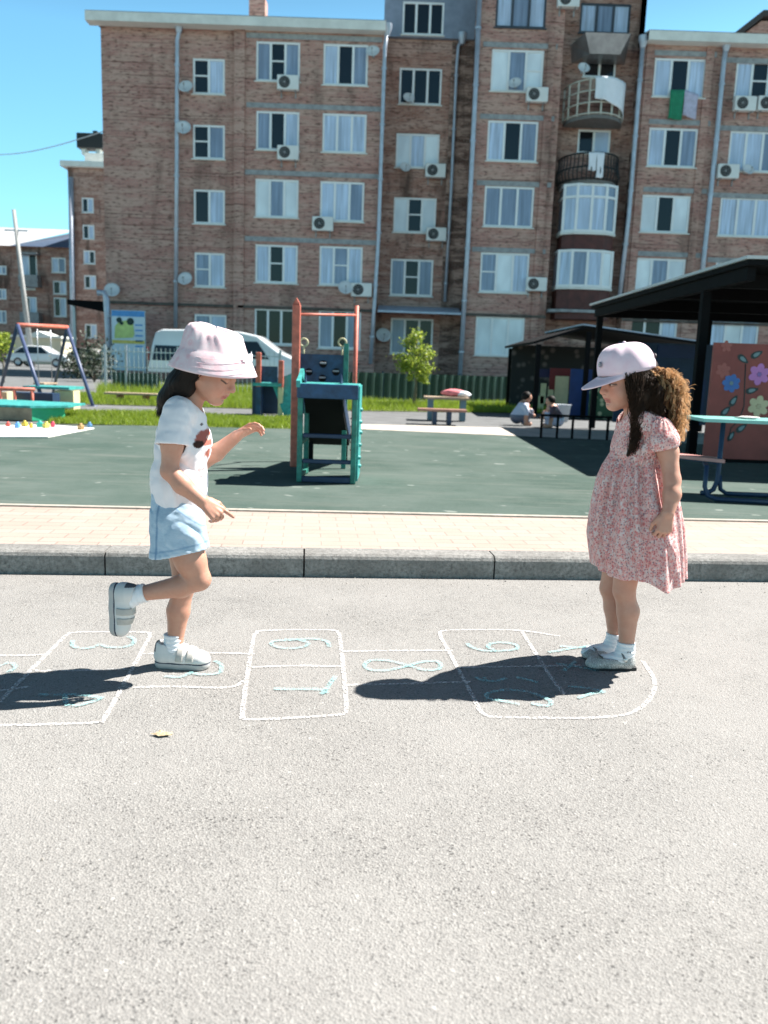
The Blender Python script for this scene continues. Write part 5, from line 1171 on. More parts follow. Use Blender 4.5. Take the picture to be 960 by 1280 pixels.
def head(fd, c, M, s, eyes_down=True):
    L = lambda x,y,z: Vector(c)+M @ (Vector((x,y,z))*s)
    e = lambda p,r,k=.012,sub=False: fd.ell(L(*p), [v*s for v in r], M, k, sub)
    e((-.010,0,.030),(.090,.073,.076)); e((.040,0,.028),(.046,.059,.052),.02); e((.034,0,-.034),(.053,.055,.062),.02)
    for q in (1,-1):
        e((.050,.033*q,-.040),(.029,.026,.028),.02); fd.cap(L(.0,.050*q,-.045), L(.058,.012*q,-.083), .017*s, .015*s, .02)
    e((.066,0,-.082),(.020,.020,.017),.015)
    for q in (1,-1): e((.096,.031*q,-.004),(.018,.019,.0105),.012,True)
    for q in (1,-1): fd.ell(L(.0735,.0305*q,-.006), [.0135*s]*3, M, .003)
    for q in (1,-1): fd.cap(L(.083,.014*q,.012), L(.070,.050*q,.013), .006*s, .005*s, .010)
    fd.cap(L(.083,0,.004), L(.098,0,-.027), .0065*s, .0085*s, .010); e((.0985,0,-.031),(.0105,.0105,.0095),.006)
    for q in (1,-1): e((.0905,.0105*q,-.0345),(.0085,.007,.0065),.006)
    e((.0865,0,-.050),(.0085,.018,.0075),.008); e((.0855,0,-.0555),(.0085,.0165,.0045),.003); e((.0835,0,-.0645),(.0085,.0135,.0052),.004)
    fd.cap(L(.096,.014,-.0600), L(.096,-.014,-.0600), .0032*s, .0032*s, .003, True); e((.088,0,-.0735),(.007,.011,.0032),.006,True)
    for q in (1,-1):
        e((-.008,.071*q,-.014),(.018,.009,.028),.006); e((-.003,.082*q,-.012),(.009,.008,.016),.004,True)
    return L
def head_colour(P, c, M, s, col, eyes_down=True):
    Mi = np.array([[M[i][j] for j in range(3)] for i in range(3)]); q = (P-np.array(tuple(c))) @ Mi / s
    def blend(w_, cc): 
        w_ = np.clip(w_,0,1)[:,None]; col[:] = col*(1-w_)+np.array(cc)*w_
    near = (np.abs(q) < .13).all(1) & (q[:,0] > .03)
    g = lambda p,r: np.exp(-(((q-np.array(p))/np.array(r))**2).sum(1))
    for y in (1,-1): blend(near*.45*g((.075,.036*y,-.042),(.03,.02,.02)), (.56,.21,.15))
    blend(near*.25*g((.10,0,-.03),(.02,.014,.014)), (.56,.22,.16))
    lips = (q[:,2] < -.0515)&(q[:,2] > -.071)&(np.abs(q[:,1]) < .019)&(q[:,0] > .074); blend(lips*(.85-.8*np.clip((np.abs(q[:,1])-.012)/.007,0,1)), (.40,.115,.10))
    blend(near*.8*g((.088,0,-.0602),(.012,.014,.0014)), (.22,.07,.06))
    for y in (1,-1):
        yy = q[:,1]*y; t = np.clip((yy-.013)/.038,0,1)
        bz = .0165+.006*np.sin(math.pi*np.minimum(t*1.1,1)); d = np.abs(q[:,2]-bz); blend(near*(yy > .012)*(yy < .054)*np.clip(1.5-d/.0032,0,1)*(.9-.4*t), (.045,.026,.018))
        t = np.clip((yy-.017)/.028,0,1); ez = -.0125+.0045*np.sin(math.pi*t)*(-1 if eyes_down else -.6)+.002*t
        if not eyes_down:
            inside = (yy > .019)&(yy < .043)&(np.abs(q[:,2]+.0075) < .0042*np.sin(math.pi*np.clip((yy-.018)/.026,0,1))); blend(near*inside*.9, (.50,.44,.40)); blend(near*inside*((yy-.030)**2+(q[:,2]+.0088)**2 < .0052**2), (.02,.012,.01))
            d2 = np.abs(q[:,2]-(-.0075+.0048*np.sin(math.pi*t))); blend(near*(yy > .016)*(yy < .046)*np.clip(1.5-d2/.0020,0,1), (.02,.012,.01))
        d = np.abs(q[:,2]-ez); blend(near*(yy > .016)*(yy < .047)*np.clip(1.6-d/.0022,0,1)*(.95 if eyes_down else .4), (.018,.011,.009))
    for y in (1,-1): blend(1.0*g((.096,.0065*y,-.0395),(.006,.004,.0028)), (.12,.035,.03))
def hand(fd, w_, x, z, y_sign, curls, s=1.0, thumb=(.5,.3), spread=.18):
    """w_: wrist, x: finger direction, z: back of the hand; thumb on side y = y_sign*(z cross x)"""
    x = Vector(x).normalized(); z = Vector(z); z = (z-x*z.dot(x)).normalized(); y = z.cross(x)*y_sign; W = Vector(w_); nails = []
    P = lambda a,b,c: W+x*(a*s)+y*(b*s)+z*(c*s)
    ks = [(.066,.0225,.0),(.069,.0075,.002),(.066,-.0075,.001),(.060,-.0215,-.002)]
    for kx,ky,kz in ks: fd.cap(P(.004,ky*.5,0), P(kx,ky,kz), .0105*s, .0088*s, .007)
    fd.cap(P(.012,.012,-.004), P(.04,.016,-.006), .012*s, .011*s, .01)
    for i,((kx,ky,kz),L_) in enumerate(zip(ks,(.047,.053,.049,.038))):
        a = 0; p = P(kx,ky,kz); sp = (1.5-i)*spread*.6; d0 = (x+y*sp).normalized(); cu = curls[i]; r = .0072 if i < 3 else .0064
        for j,(fr_,c_) in enumerate(zip((.45,.31,.24), cu)):
            a += R(c_); d = d0*math.cos(a)-z*math.sin(a); q = p+d*(L_*fr_*s); fd.cap(p, q, (r-.0006*j)*s, (r-.0006*(j+1))*s, .003 if j else .0035); p = q
        nails.append(p)
    p = P(.022,.024,-.006); d = (x*math.cos(thumb[0])+y*math.sin(thumb[0])-z*.25).normalized(); q = p+d*(.030*s); fd.cap(p, q, .0105*s, .0082*s, .008)
    d2 = (x*math.cos(thumb[1])+y*math.sin(thumb[1])-z*.45).normalized(); fd.cap(q, q+d2*(.026*s), .0080*s, .0064*s, .004)
    return nails
n = NT('skin'); at = n.n('ShaderNodeAttribute', attribute_name='tone'); f = n.noise(n.pos(), 45, 4, .6)
n.base(n.mix(n.ramp(f, [(.3,(.45,.45,.45)),(.7,(0,0,0))]), at.outputs['Color'], n.mix(1.0, at.outputs['Color'], (.86,.70,.66), 'MULTIPLY'))); n.set(Roughness=.48); n.b.inputs['Subsurface Weight'].default_value = .12; n.b.inputs['Subsurface Scale'].default_value = .01; n.b.inputs['Subsurface Radius'].default_value = (1,.35,.2)
n.bump(n.noise(n.pos(), 400, 2), .15, .001); M_SKIN = n.m
def cloth_mat(name, base_node_fn, trans=0.0, tcol=(.8,.8,.8), weave=900, bump=.25):
    n = NT(name); n.base(base_node_fn(n)); n.set(Roughness=.9); n.b.inputs['Specular IOR Level'].default_value = .2; n.b.inputs['Sheen Weight'].default_value = .15
    n.bump(n.noise(n.pos(), weave, 2), bump, .001)
    if trans:
        tr = n.n('ShaderNodeBsdfTranslucent'); tr.inputs[0].default_value = tcol+(1,); mx = n.n('ShaderNodeMixShader'); mx.inputs[0].default_value = trans
        n.l(n.b.outputs[0], mx.inputs[1]); n.l(tr.outputs[0], mx.inputs[2]); n.l(mx.outputs[0], n.out.inputs[0])
    return n.m
def hair_mat(name, c, t, tw):
    n = NT(name); f = n.noise(n.mapping(n.pos(), (1,1,.3)), 60, 3); n.base(n.ramp(f, [(.3, tuple(v*.6 for v in c)), (.7, tuple(v*1.3 for v in c))])); n.set(Roughness=.62); n.b.inputs['Specular IOR Level'].default_value = .22
    if tw:
        tr = n.n('ShaderNodeBsdfTranslucent'); tr.inputs[0].default_value = t+(1,); mx = n.n('ShaderNodeMixShader'); mx.inputs[0].default_value = tw
        n.l(n.b.outputs[0], mx.inputs[1]); n.l(tr.outputs[0], mx.inputs[2]); n.l(mx.outputs[0], n.out.inputs[0])
    return n.m
SKIN = np.array((.56,.295,.205))
M_WSOCK = simple('white_sock', (.82,.82,.84), .9, .05, 40, bump=.002)
# ================================================================ hopping girl with the bucket hat (faces +X, her right side to us)
YL = 2.64
def P_(px, py, dy=0.0): return Vector(atY(px, py, YL+dy))
foot = Vector(onZ(228, 836, 0)); O1 = Vector((foot.x, YL+.05, 0))
HS = .97; HC = P_(262,459,-.005); HM = frame((math.cos(R(10)), -math.sin(R(10)), 0), 25)
fd = Field((-1.05,2.36,-.02), (-.32,2.90,1.18), .0027)
# trunk
fd.chain([P_(222,652),P_(224,615),P_(230,560),P_(231,528)], [.066,.060,.068,.060], .03, sy=1.25)
fd.cap(P_(226,517,-.075), P_(234,517,.075), .034, .034, .03); fd.chain([P_(233,520),P_(240,497),P_(250,478)], [.040,.033,.036], .02)
head(fd, HC, HM, HS)
# near (right) leg raised, far (left) leg standing
nk, na = P_(249,724,-.045), P_(176,742,-.05)
fd.chain([P_(223,662,-.045), P_(238,700,-.048), nk], [.057,.047,.037], .02); fd.chain([nk, P_(226,733,-.045), na], [.034,.0355,.0235], .012)
fk, fa = P_(229,735,.05), P_(219,803,.05)
fd.chain([P_(222,662,.045), P_(232,700,.05), fk], [.058,.046,.036], .02); fd.chain([fk, P_(223,763,.052), fa, Vector((fa.x-.005,fa.y,.05))], [.034,.037,.0245,.026], .012)
# near arm
e1, w1 = P_(212,589,-.125), P_(252,626,-.125)
fd.chain([P_(222,518,-.085), P_(215,556,-.115), e1], [.036,.030,.026], .02); fd.chain([e1, P_(228,606,-.128), w1], [.026,.028,.020], .012)
n1 = hand(fd, w1, P_(271,641,-.12)-w1, (.35,-.75,.55), 1, [(8,6,4),(52,35,20),(58,40,24),(60,42,24)], .95, (.45,.15))
# far arm reaching forward
e2, w2 = P_(250,580,.125), P_(296,545,.11)
fd.chain([P_(236,520,.085), P_(246,556,.12), e2], [.036,.030,.026], .02); fd.chain([e2, P_(270,566,.12), w2], [.026,.027,.019], .012)
n2 = hand(fd, w2, P_(320,531,.10)-w2, (-.25,.35,.85), -1, [(18,25,18),(28,32,22),(34,36,24),(38,38,24)], .95, (.55,.25), .2)
V, Fc = fd.mesh(1); col = np.repeat(SKIN[None], len(V), 0)
head_colour(V, HC, HM, HS, col, True)
for q in n1+n2:
    d = np.linalg.norm(V-np.array(tuple(q)), axis=1); w_ = np.clip(1-d/.007,0,1)[:,None]*.5; col = col*(1-w_)+np.array((.62,.36,.30))*w_
for q in (nk, fk, e1): d = np.linalg.norm(V-np.array(tuple(q)), axis=1); w_ = np.clip(1-d/.05,0,1)[:,None]*.35; col = col*(1-w_)+np.array((.44,.20,.14))*w_
girl1 = np_obj('person', V, Fc, M_SKIN, None, O1, col)
tag(girl1, 'girl hopping on one leg in pale pink bucket hat, white T-shirt and denim shorts', 'person')
# ---- T-shirt
fd = Field((-.95,2.36,.55), (-.36,2.90,1.06), .003)
fd.chain([P_(224,628),P_(224,600),P_(230,555),P_(231,526)], [.082,.082,.081,.070], .03, sy=1.22)
fd.cap(P_(225,515,-.080), P_(234,515,.080), .042, .042, .03)
fd.chain([P_(222,518,-.085), P_(214,556,-.122)], [.050,.047], .025); fd.chain([P_(236,518,.085), P_(246,554,.122)], [.050,.047], .025)
def wr(P):
    z = P[:,2]; a = .0075*vnoise(P*np.array([1,1,.45])+z[:,None]*np.array([[-.35,0,0]]), 22, 3)+.0055*vnoise(P*np.array([.5,1,1.5])+z[:,None]*.6, 16, 2)
    hang = np.clip((.80-z)/.2,0,1); th = np.arctan2(P[:,1]-YL, P[:,0]-P_(224,600).x); return a*1.3+.0065*ridge(P*np.array([1,.7,.55])+z[:,None]*np.array([[.8,0,0]]), 11, 2)*np.clip((P[:,2]-.62)/.05,0,1)+hang*.0022*np.sin(9*th+18*z+2*np.sin(4*th))
T_ = Field((-.95,2.36,.55), (-.36,2.90,1.06), .003); T_.chain([P_(224,628),P_(224,600),P_(230,555),P_(231,526)], [.082,.082,.081,.070], .03, sy=1.22)
A_ = Field((-.95,2.36,.55), (-.36,2.90,1.06), .003); A_.cap(P_(222,518,-.085), P_(212,572,-.128), .052, .052, 0); B_2 = Field((-.95,2.36,.55), (-.36,2.90,1.06), .003); B_2.cap(P_(236,518,.085), P_(248,575,.13), .052, .052, 0)
fd.wrinkle(wr); fd.shell(.0075)
hemL, hemR = P_(187,621), P_(256,640); hn = Vector((hemL.z-hemR.z, 0, hemR.x-hemL.x)).normalized(); fd.cut(hemL, (-hn.x, 0, -hn.z) if hn.z > 0 else tuple(hn))
d1 = (P_(213,561,-.126)-P_(222,518,-.085)).normalized(); 
# sleeve hems: cut only near the sleeve
def cut_local(fd, p, nrm, arm, trunk):
    X, Y_, Z = fd.pts(); d = (X-p[0])*nrm[0]+(Y_-p[1])*nrm[1]+(Z-p[2])*nrm[2]; m = np.maximum(arm.F-.012, .003-trunk.F); fd.F = np.maximum(fd.F, np.minimum(d, -m).astype(np.float32))
s1, s2 = P_(213,556,-.128), P_(247,556,.128)
cut_local(fd, s1, (.0,-.18,-.98), A_, T_); cut_local(fd, s2, (.2,.2,-.95), B_2, T_)
fd.cap(P_(236,512), P_(246,478), .050, .056, 0, True)
V, Fc = fd.mesh(1)
col = np.repeat(np.array((.82,.79,.81))[None], len(V), 0); rng = np.random.RandomState(4)
def spot(c, rx, rz, cc, jag=.0):
    d = np.sqrt(((V[:,0]-c.x)/rx)**2+((V[:,2]-c.z)/rz)**2+ (np.clip(np.abs(V[:,1]-(YL-.06))-.075,0,1)/.02)**2)+jag*vnoise(V,120,2); w_ = np.clip((1-d)*6,0,1)[:,None]*(V[:,0] > P_(244,560).x)[:,None]*(V[:,1] < YL+.01)[:,None]; col[:] = col*(1-w_)+np.array(cc)*w_
for px,py,rx,rz,cc in ((258,548,.034,.028,(.42,.13,.10)),(263,571,.026,.028,(.45,.15,.11)),(249,555,.015,.013,(.05,.025,.02)),(267,541,.011,.012,(.48,.2,.15)),(258,548,.007,.008,(.62,.42,.36)),(266,557,.008,.008,(.6,.4,.35)),(250,531,.004,.004,(.15,.13,.14)),(249,588,.006,.008,(.62,.36,.36)),(251,596,.005,.005,(.62,.36,.36))): spot(P_(px,py,-.06), rx, rz, cc, .35)
n = NT('white_tshirt'); at = n.n('ShaderNodeAttribute', attribute_name='tone'); n.base(at.outputs['Color']); n.set(Roughness=.9); n.b.inputs['Specular IOR Level'].default_value = .2; n.bump(n.noise(n.pos(), 900, 2), .25, .001)
np_obj('t_shirt', V, Fc, n.m, girl1, O1, col)
# ---- denim shorts
fd = Field((-.95,2.42,.33), (-.42,2.86,.72), .003)
fd.chain([P_(221,622),P_(222,655)], [.080,.086], .03, sy=1.18)
fd.chain([P_(222,655,-.045), P_(219,700,-.052)], [.080,.079], .02); fd.chain([P_(226,660,-.045), P_(240,688,-.05)], [.072,.060], .02)
fd.chain([P_(222,655,.045), P_(222,700,.05)], [.080,.076], .02)
def wr(P): return .007*ridge(P*np.array([.8,.8,1])+P[:,[0]]*np.array([[0,0,.8]]), 15, 2)+.007*vnoise(P*np.array([1,1,1.4]), 28, 3)+.008*vnoise(P*np.array([.6,1,1])+P[:,[2]]*np.array([[.7,0,0]]), 24, 2)
fd.wrinkle(wr); fd.shell(.008); a, c = P_(184,694), P_(260,681); hn = Vector((c.z-a.z,0,-(c.x-a.x))).normalized(); fd.cut(a, tuple(hn)); fd.cut(P_(222,612), (0,0,1))
def den(n):
    at = n.n('ShaderNodeAttribute', attribute_name='tone'); f = n.noise(n.mapping(n.pos(), (1,1,4)), 90, 3); f2 = n.noise(n.pos(), 16, 4, .65)
    c = n.mix(1.0, at.outputs['Color'], n.ramp(f, [(.3,(.82,.85,.9)),(.7,(1,1,1))]), 'MULTIPLY'); return n.mix(n.ramp(f2, [(.35,(.35,.35,.35)),(.6,(0,0,0))]), c, (.27,.39,.50))
V, Fc = fd.mesh(1); col = np.repeat(np.array((.47,.60,.70))[None], len(V), 0)
def line(mask, cc, k=1.0): 
    w_ = np.clip(mask,0,1)[:,None]*k; col[:] = col*(1-w_)+np.array(cc)*w_
dist = (V-np.array(tuple(a))) @ np.array(tuple(hn)); near = V[:,1] < YL
line(np.clip(1.5-np.abs(dist+.022)/.003,0,1), (.20,.33,.48), .7); line(np.clip(1.6-np.abs(dist+.003+.004*vnoise(V,160,2))/.004,0,1), (.66,.74,.80), .8)
sx = P_(207,650).x+(.02)*(V[:,2]-.5); line(near*np.clip(1.5-np.abs(V[:,0]-sx)/.0035,0,1), (.17,.29,.44), .85); line(near*np.clip(1.5-np.abs(V[:,0]-sx-.008)/.0025,0,1), (.5,.62,.72), .5)
pk = P_(228,628); line(near*np.clip(1.4-np.abs((V[:,0]-pk.x)*.75+(V[:,2]-pk.z)*1.0)/.003,0,1)*(V[:,0] > pk.x-.03)*(V[:,0] < pk.x+.09), (.2,.33,.48), .7)
np_obj('shorts', V, Fc, cloth_mat('light_denim', den, weave=600, bump=.4), girl1, O1, col)
# ---- shoes and socks (local: x toe, y side, z up)
def sneaker(par, org, toe_dir, up_dir, heel, ln):
    x = Vector(toe_dir).normalized(); z = Vector(up_dir); z = (z-x*z.dot(x)).normalized(); y = z.cross(x); M = Matrix((x,y,z)).transposed(); s = ln/.19
    T = lambda V: np.asarray(V) @ np.array([[M[j][i] for j in range(3)] for i in range(3)]) + np.array(tuple(heel))
    def fld(): return Field((-.02,-.05,-.01),(.205,.05,.12),.0022)
    f = fld(); f.chain([(.032,0,.016),(.085,.002,.016),(.150,.004,.017)], [.030,.0295,.0355], .02); f.cut((0,0,.0),(0,0,-1)); f.cut((0,0,.023),(0,0,1)); f.ell((.19,0,-.012),(.03,.06,.012),None,.01,True)
    V, Fc = f.mesh(2); col = np.where((V[:,[2]] > .0195), np.array([[.04,.05,.08]]), np.array([[.50,.48,.46]])); nn = MATS.get('shoe_tone')
    if nn is None: nn = NT('shoe_tone'); at = nn.n('ShaderNodeAttribute', attribute_name='tone'); nn.base(at.outputs['Color']); nn.set(Roughness=.6); nn = MATS['shoe_tone'] = nn.m
    shoe = np_obj('shoe', T(V*s), Fc, nn, par, org, col)
    f = fld(); f.chain([(.034,0,.042),(.034,0,.070)], [.031,.029], .02); f.chain([(.045,0,.040),(.10,.002,.036),(.148,.004,.030)], [.031,.031,.029], .03); f.ell((.150,.004,.028),(.036,.035,.024),None,.015)
    f.cut((0,0,.0225),(0,0,-1)); f.cap((.040,0,.066),(.034,0,.12),.0235,.026,.004,True); f.cap((.055,0,.085),(.085,0,.085),.020,.018,.01,True)
    U_ = f.F.copy(); V, Fc = f.mesh(2); col = np.repeat(np.array([[.70,.68,.655]]), len(V), 0); w_ = (V[:,[0]] < .014)*(V[:,[2]] > .055); col = np.where(w_, np.array([[.10,.10,.11]]), col); w_ = (V[:,[0]] < .06)*(V[:,[2]] < .055)*(V[:,[0]] > .01); col = np.where(w_, np.array([[.66,.645,.62]]), col)
    np_obj('upper', T(V*s), Fc, nn, shoe, org, col)
    for xa in (.088,.122):
        f = fld(); f.F = np.maximum(U_-.0042, -(U_+.002)); f.cut((xa-.0115,0,0),(-1,0,.12)); f.cut((xa+.0115,0,0),(1,0,-.12)); f.cut((0,0,.030),(0,0,-1)); V, Fc = f.mesh(1); np_obj('strap', T(V*s), Fc, simple('pale_strap', (.50,.47,.43), .6, .1, 40), shoe, org)
    return shoe
def sock(par, org, pts, rs, rib=.0):
    lo = [min(p[i] for p in pts)-.06 for i in range(3)]; hi = [max(p[i] for p in pts)+.06 for i in range(3)]; f = Field(lo, hi, .0022); f.chain(pts, rs, .008)
    d = (Vector(pts[0])-Vector(pts[1])).normalized(); f.wrinkle(lambda P: .0022*np.sin(((P-np.array(tuple(pts[0]))) @ np.array(tuple(d)))*420)*.4+.004*vnoise(P,60,2)); f.cut(pts[0], tuple(d)); V, Fc = f.mesh(1); np_obj('sock', V, Fc, M_WSOCK, par, org)
ya = YL+.05
hl = Vector((P_(193,836,.05).x, ya, .0)); tl = Vector((P_(265,838,.05).x, ya-.012, .0)); sneaker(girl1, O1, tl-hl, (0,0,1), hl, (tl-hl).length)
sock(girl1, O1, [P_(217,792,.05), P_(217,812,.05), Vector((P_(217,812,.05).x+.004, ya, .045))], [.0315,.033,.031])
hh_, tt_ = P_(139,727,-.05), P_(141,797,-.06); sneaker(girl1, O1, tt_-hh_, (1,-.10,.06), hh_, (tt_-hh_).length)
sock(girl1, O1, [P_(182,741,-.05), P_(168,744,-.05), P_(158,752,-.052)], [.0305,.031,.029])
# ---- hair: sleek dark mass falling behind the neck
f = Field((-.98,2.44,.80),(-.55,2.84,1.17),.003)
f.ell(HC+HM @ Vector((-.016,0,.026)), (.087,.074,.077), HM, 0); hp = HC+HM @ Vector((-.026,0,-.01)); f.cut(hp, tuple(HM @ Vector((.9,0,-.25))))
f.chain([P_(240,462,-.035),P_(226,480,-.03),P_(212,498,-.02),P_(202,514,-.01)], [.042,.036,.029,.014], .03, sy=1.5); f.chain([P_(234,466,-.05),P_(231,484,-.05),P_(218,496,-.045)],[.020,.022,.018],.02)
f.wrinkle(lambda P: .0065*vnoise(P*np.array([1.0,2.2,.25])-P[:,[2]]*np.array([[.45,0,0]]), 75, 2)); V, Fc = f.mesh(1); M_HAIR1 = hair_mat('dark_brown_hair', (.0075,.005,.004), (.05,.02,.01), 0); hr = np_obj('hair', V, Fc, M_HAIR1, girl1, O1)
rs = np.random.RandomState(5); ps = []
for k in range(900):
    dy = rs.uniform(-.095,.07); a = np.array(tuple(P_(rs.uniform(226,249), rs.uniform(452,474), dy*.8))); m_ = np.array(tuple(P_(rs.uniform(206,233), rs.uniform(478,494), dy*.75-.012))); e = np.array(tuple(P_(rs.uniform(195,214), rs.uniform(500,522), dy*.45)))
    t = np.linspace(0,1,12)[:,None]; ps.append((1-t)**2*a+2*t*(1-t)*m_+t*t*e+.003*np.sin(t*7+rs.rand()*6)*rs.randn(3))
V, Fc = strands(ps, .0013, .0004, 3); np_obj('hair_strand', V, Fc, M_HAIR1, hr, O1)
# ---- bucket hat
BM = frame((math.cos(R(10)), -math.sin(R(10)), 0), 6); BC = P_(265,462,-.005)
def hatpt(a, r, z, amp=1.0):
    k = 1+.0*a; return BC+BM @ Vector((r*1.03*math.cos(a), r*.97*math.sin(a), z))
prof = [(.002,.124),(.035,.1245),(.062,.122),(.077,.117),(.084,.108),(.089,.095),(.095,.078),(.101,.060),(.104,.053),(.109,.048),(.116,.032),(.124,.014),(.131,-.002),(.1335,-.008)]
N = 120; V = []; rr = np.random.RandomState(8)
for i,(r,z) in enumerate(prof):
    for k in range(N):
        a = 2*math.pi*k/N; cr = max(0,min(1,(z-.05)/.05)); wv = .0035*math.sin(3*a+1+8*z)+.0030*math.sin(7*a+30*z)*cr+.0022*math.sin(13*a-50*z+2*math.sin(3*a))*cr+.0012*math.sin(23*a+80*z)*cr; br_ = max(0,(.03-z)/.04)*.006*math.sin(2*a+.6)
        V.append(hatpt(a, r+wv*min(1,r/.05), z+br_+(.006*math.sin(2*a+1)+.004*math.sin(5*a)+.003*math.sin(11*a+2))*max(0,min(1,(z-.09)/.04))-.20*r*math.cos(a)*max(0,min(1,(z-.05)/.08))))
V = np.array([tuple(v) for v in V]); Fc = [(i*N+k, (i+1)*N+k, (i+1)*N+(k+1)%N, i*N+(k+1)%N) for i in range(len(prof)-1) for k in range(N)]+[tuple(range(N))]
def hatcol(n):
    p = n.obj(); v = n.voro(p, 34, 'Distance'); f = n.noise(p, 30, 3, .6); c = n.ramp(f, [(.35,(.86,.62,.66)),(.6,(.90,.75,.78))]); c = n.mix(n.ramp(v, [(.18,(.55,.55,.55)),(.40,(0,0,0))]), c, (.82,.46,.51))
    return n.mix(n.ramp(n.voro(p, 60, 'Distance'), [(.10,(.8,.8,.8)),(.22,(0,0,0))]), c, (.86,.84,.84))
hat = np_obj('bucket_hat', V, Fc, cloth_mat('pale_pink_cotton', hatcol, .18, (.85,.65,.68), 700, .3), girl1, O1)
sm = hat.modifiers.new('thick', 'SOLIDIFY'); sm.thickness = .003; sm.offset = -1
# stitched rings on the brim and small white fabric flowers on the hat band
b = MB()
for r,z in ((.1145,.0365),(.1215,.0205),(.1275,.0075)): b.tube([tuple(hatpt(2*math.pi*k/48, r+.0012, z)) for k in range(48)], .0006, 4, closed=True)
b.build('brim_stitching', simple('pink_thread', (.70,.52,.56), .8), hat, O1)
def ribbon_flower(a, r, z, s, nm='fabric_flower'):
    c = hatpt(a, r+.006, z); out = (c-hatpt(a, 0, z)).normalized(); u = Vector((0,0,1)).cross(out).normalized(); v = out.cross(u); b = MB(); b.smooth = True
    for k in range(5):
        A = 2*math.pi*k/5+a; d = u*math.cos(A)+v*math.sin(A); w_ = out.cross(d); b.add([c, c+d*s*.5+w_*s*.34+out*s*.25, c+d*s+out*s*.12, c+d*s*.5-w_*s*.34+out*s*.25],[(0,1,2,3)])
    b.build(nm, simple('white_cotton', (.8,.82,.88)), hat, O1, cleanup=False)
for a,r,z,s in ((.0,.106,.052,.022),(.25,.107,.050,.016),(-.25,.108,.048,.018)): ribbon_flower(a, r, z, s)
# ================================================================ girl in the pink floral dress (faces -X, her left side to us)
YR = 2.868
def S_(px, py, dy=0.0): return Vector(atY(px, py, YR+dy))
f2 = Vector(onZ(765, 834, 0)); O2 = Vector((f2.x, YR, 0))
HS2 = .97; HC2 = S_(784,473,-.0); HM2 = frame((-math.cos(R(16)), -math.sin(R(16)), 0), 11)
fd = Field((.50,2.62,-.02), (1.16,3.12,1.20), .0027)
fd.chain([S_(796,640),S_(796,600),S_(796,560),S_(797,532)], [.070,.060,.062,.055], .03, sy=1.22)
fd.cap(S_(802,528,-.072), S_(796,528,.072), .032, .032, .03); fd.chain([S_(797,530),S_(794,508),S_(790,492)], [.040,.032,.035], .02)
head(fd, HC2, HM2, HS2, False)
k1, a1 = S_(780,738,-.042), S_(783,806,-.045)
fd.chain([S_(792,650,-.045), S_(786,695,-.043), k1], [.062,.050,.039], .02); fd.chain([k1, S_(785,764,-.042), a1, Vector((a1.x+.004,a1.y,.05))], [.034,.0375,.025,.027], .012)
k2, a2 = S_(763,735,.048), S_(769,797,.052)
fd.chain([S_(788,650,.045), S_(774,695,.047), k2], [.062,.050,.038], .02); fd.chain([k2, S_(768,760,.05), a2, Vector((a2.x+.004,a2.y,.05))], [.033,.036,.0245,.026], .012)
e1, w1 = S_(840,600,-.135), S_(835,641,-.175)
fd.chain([S_(822,534,-.085), S_(835,565,-.11), e1], [.036,.031,.027], .02); fd.chain([e1, S_(840,618,-.152), w1], [.027,.028,.020], .012)
m1 = hand(fd, w1, S_(830,664,-.180)-w1, (.12,-1,.25), -1, [(30,62,40),(36,66,40),(40,68,40),(46,68,40)], .92, (.55,.05), .26)
e2, w2 = S_(792,600,.135), S_(786,645,.17)
fd.chain([S_(796,534,.085), S_(794,566,.115), e2], [.036,.031,.027], .02); fd.chain([e2, w2], [.027,.020], .012)
hand(fd, w2, S_(784,668,.18)-w2, (-.1,1,.1), 1, [(25,30,18)]*4, .92, (.5,.2))
V, Fc = fd.mesh(1); col = np.repeat((SKIN*np.array((1.04,1.04,1.06)))[None], len(V), 0); head_colour(V, HC2, HM2, HS2, col, False)
for q in (k1, k2, e1): d = np.linalg.norm(V-np.array(tuple(q)), axis=1); w_ = np.clip(1-d/.05,0,1)[:,None]*.35; col = col*(1-w_)+np.array((.46,.21,.15))*w_
girl2 = np_obj('person', V, Fc, M_SKIN, None, O2, col)
tag(girl2, 'standing girl with curly hair, pale pink cap and pink floral dress looking down', 'person')
# ---- dress: floral print
def floral(n):
    p = n.obj(); c = n.ramp(n.noise(p, 40, 4, .7), [(.35,(.92,.48,.44)),(.5,(.93,.63,.58)),(.62,(.93,.84,.81))])
    v = n.n('ShaderNodeTexVoronoi'); v.inputs['Scale'].default_value = 165; n.l(p, v.inputs['Vector']); sx = n.n('ShaderNodeSeparateColor'); n.l(v.outputs['Color'], sx.inputs[0])
    pc = n.ramp(sx.outputs[0], [(0,(.60,.10,.13)),(.22,(.74,.25,.24)),(.4,(.33,.26,.33)),(.52,(.86,.82,.82)),(.72,(.80,.52,.50)),(.85,(.26,.17,.20))], 'CONSTANT')
    m = n.ramp(v.outputs['Distance'], [(.36,(.85,.85,.85)),(.60,(0,0,0))]); c = n.mix(m, c, pc)
    v2 = n.voro(p, 48, 'Distance'); return n.mix(n.ramp(v2, [(.16,(.75,.75,.75)),(.32,(0,0,0))]), c, (.78,.24,.24))
M_DRESS = cloth_mat('pink_floral_cotton', floral, .28, (.85,.42,.38), 800, .25)
fd = Field((.60,2.62,.60), (1.12,3.12,1.02), .003)
fd.chain([S_(795,585),S_(796,560),S_(797,530)], [.078,.078,.070], .03, sy=1.2); fd.cap(S_(803,526,-.076), S_(795,526,.076), .040, .040, .03)
fd.chain([S_(823,538,-.088), S_(829,552,-.105)], [.046,.052], .02); fd.chain([S_(797,538,.088), S_(795,552,.105)], [.046,.052], .02)
c_slv = S_(826,546,-.1)
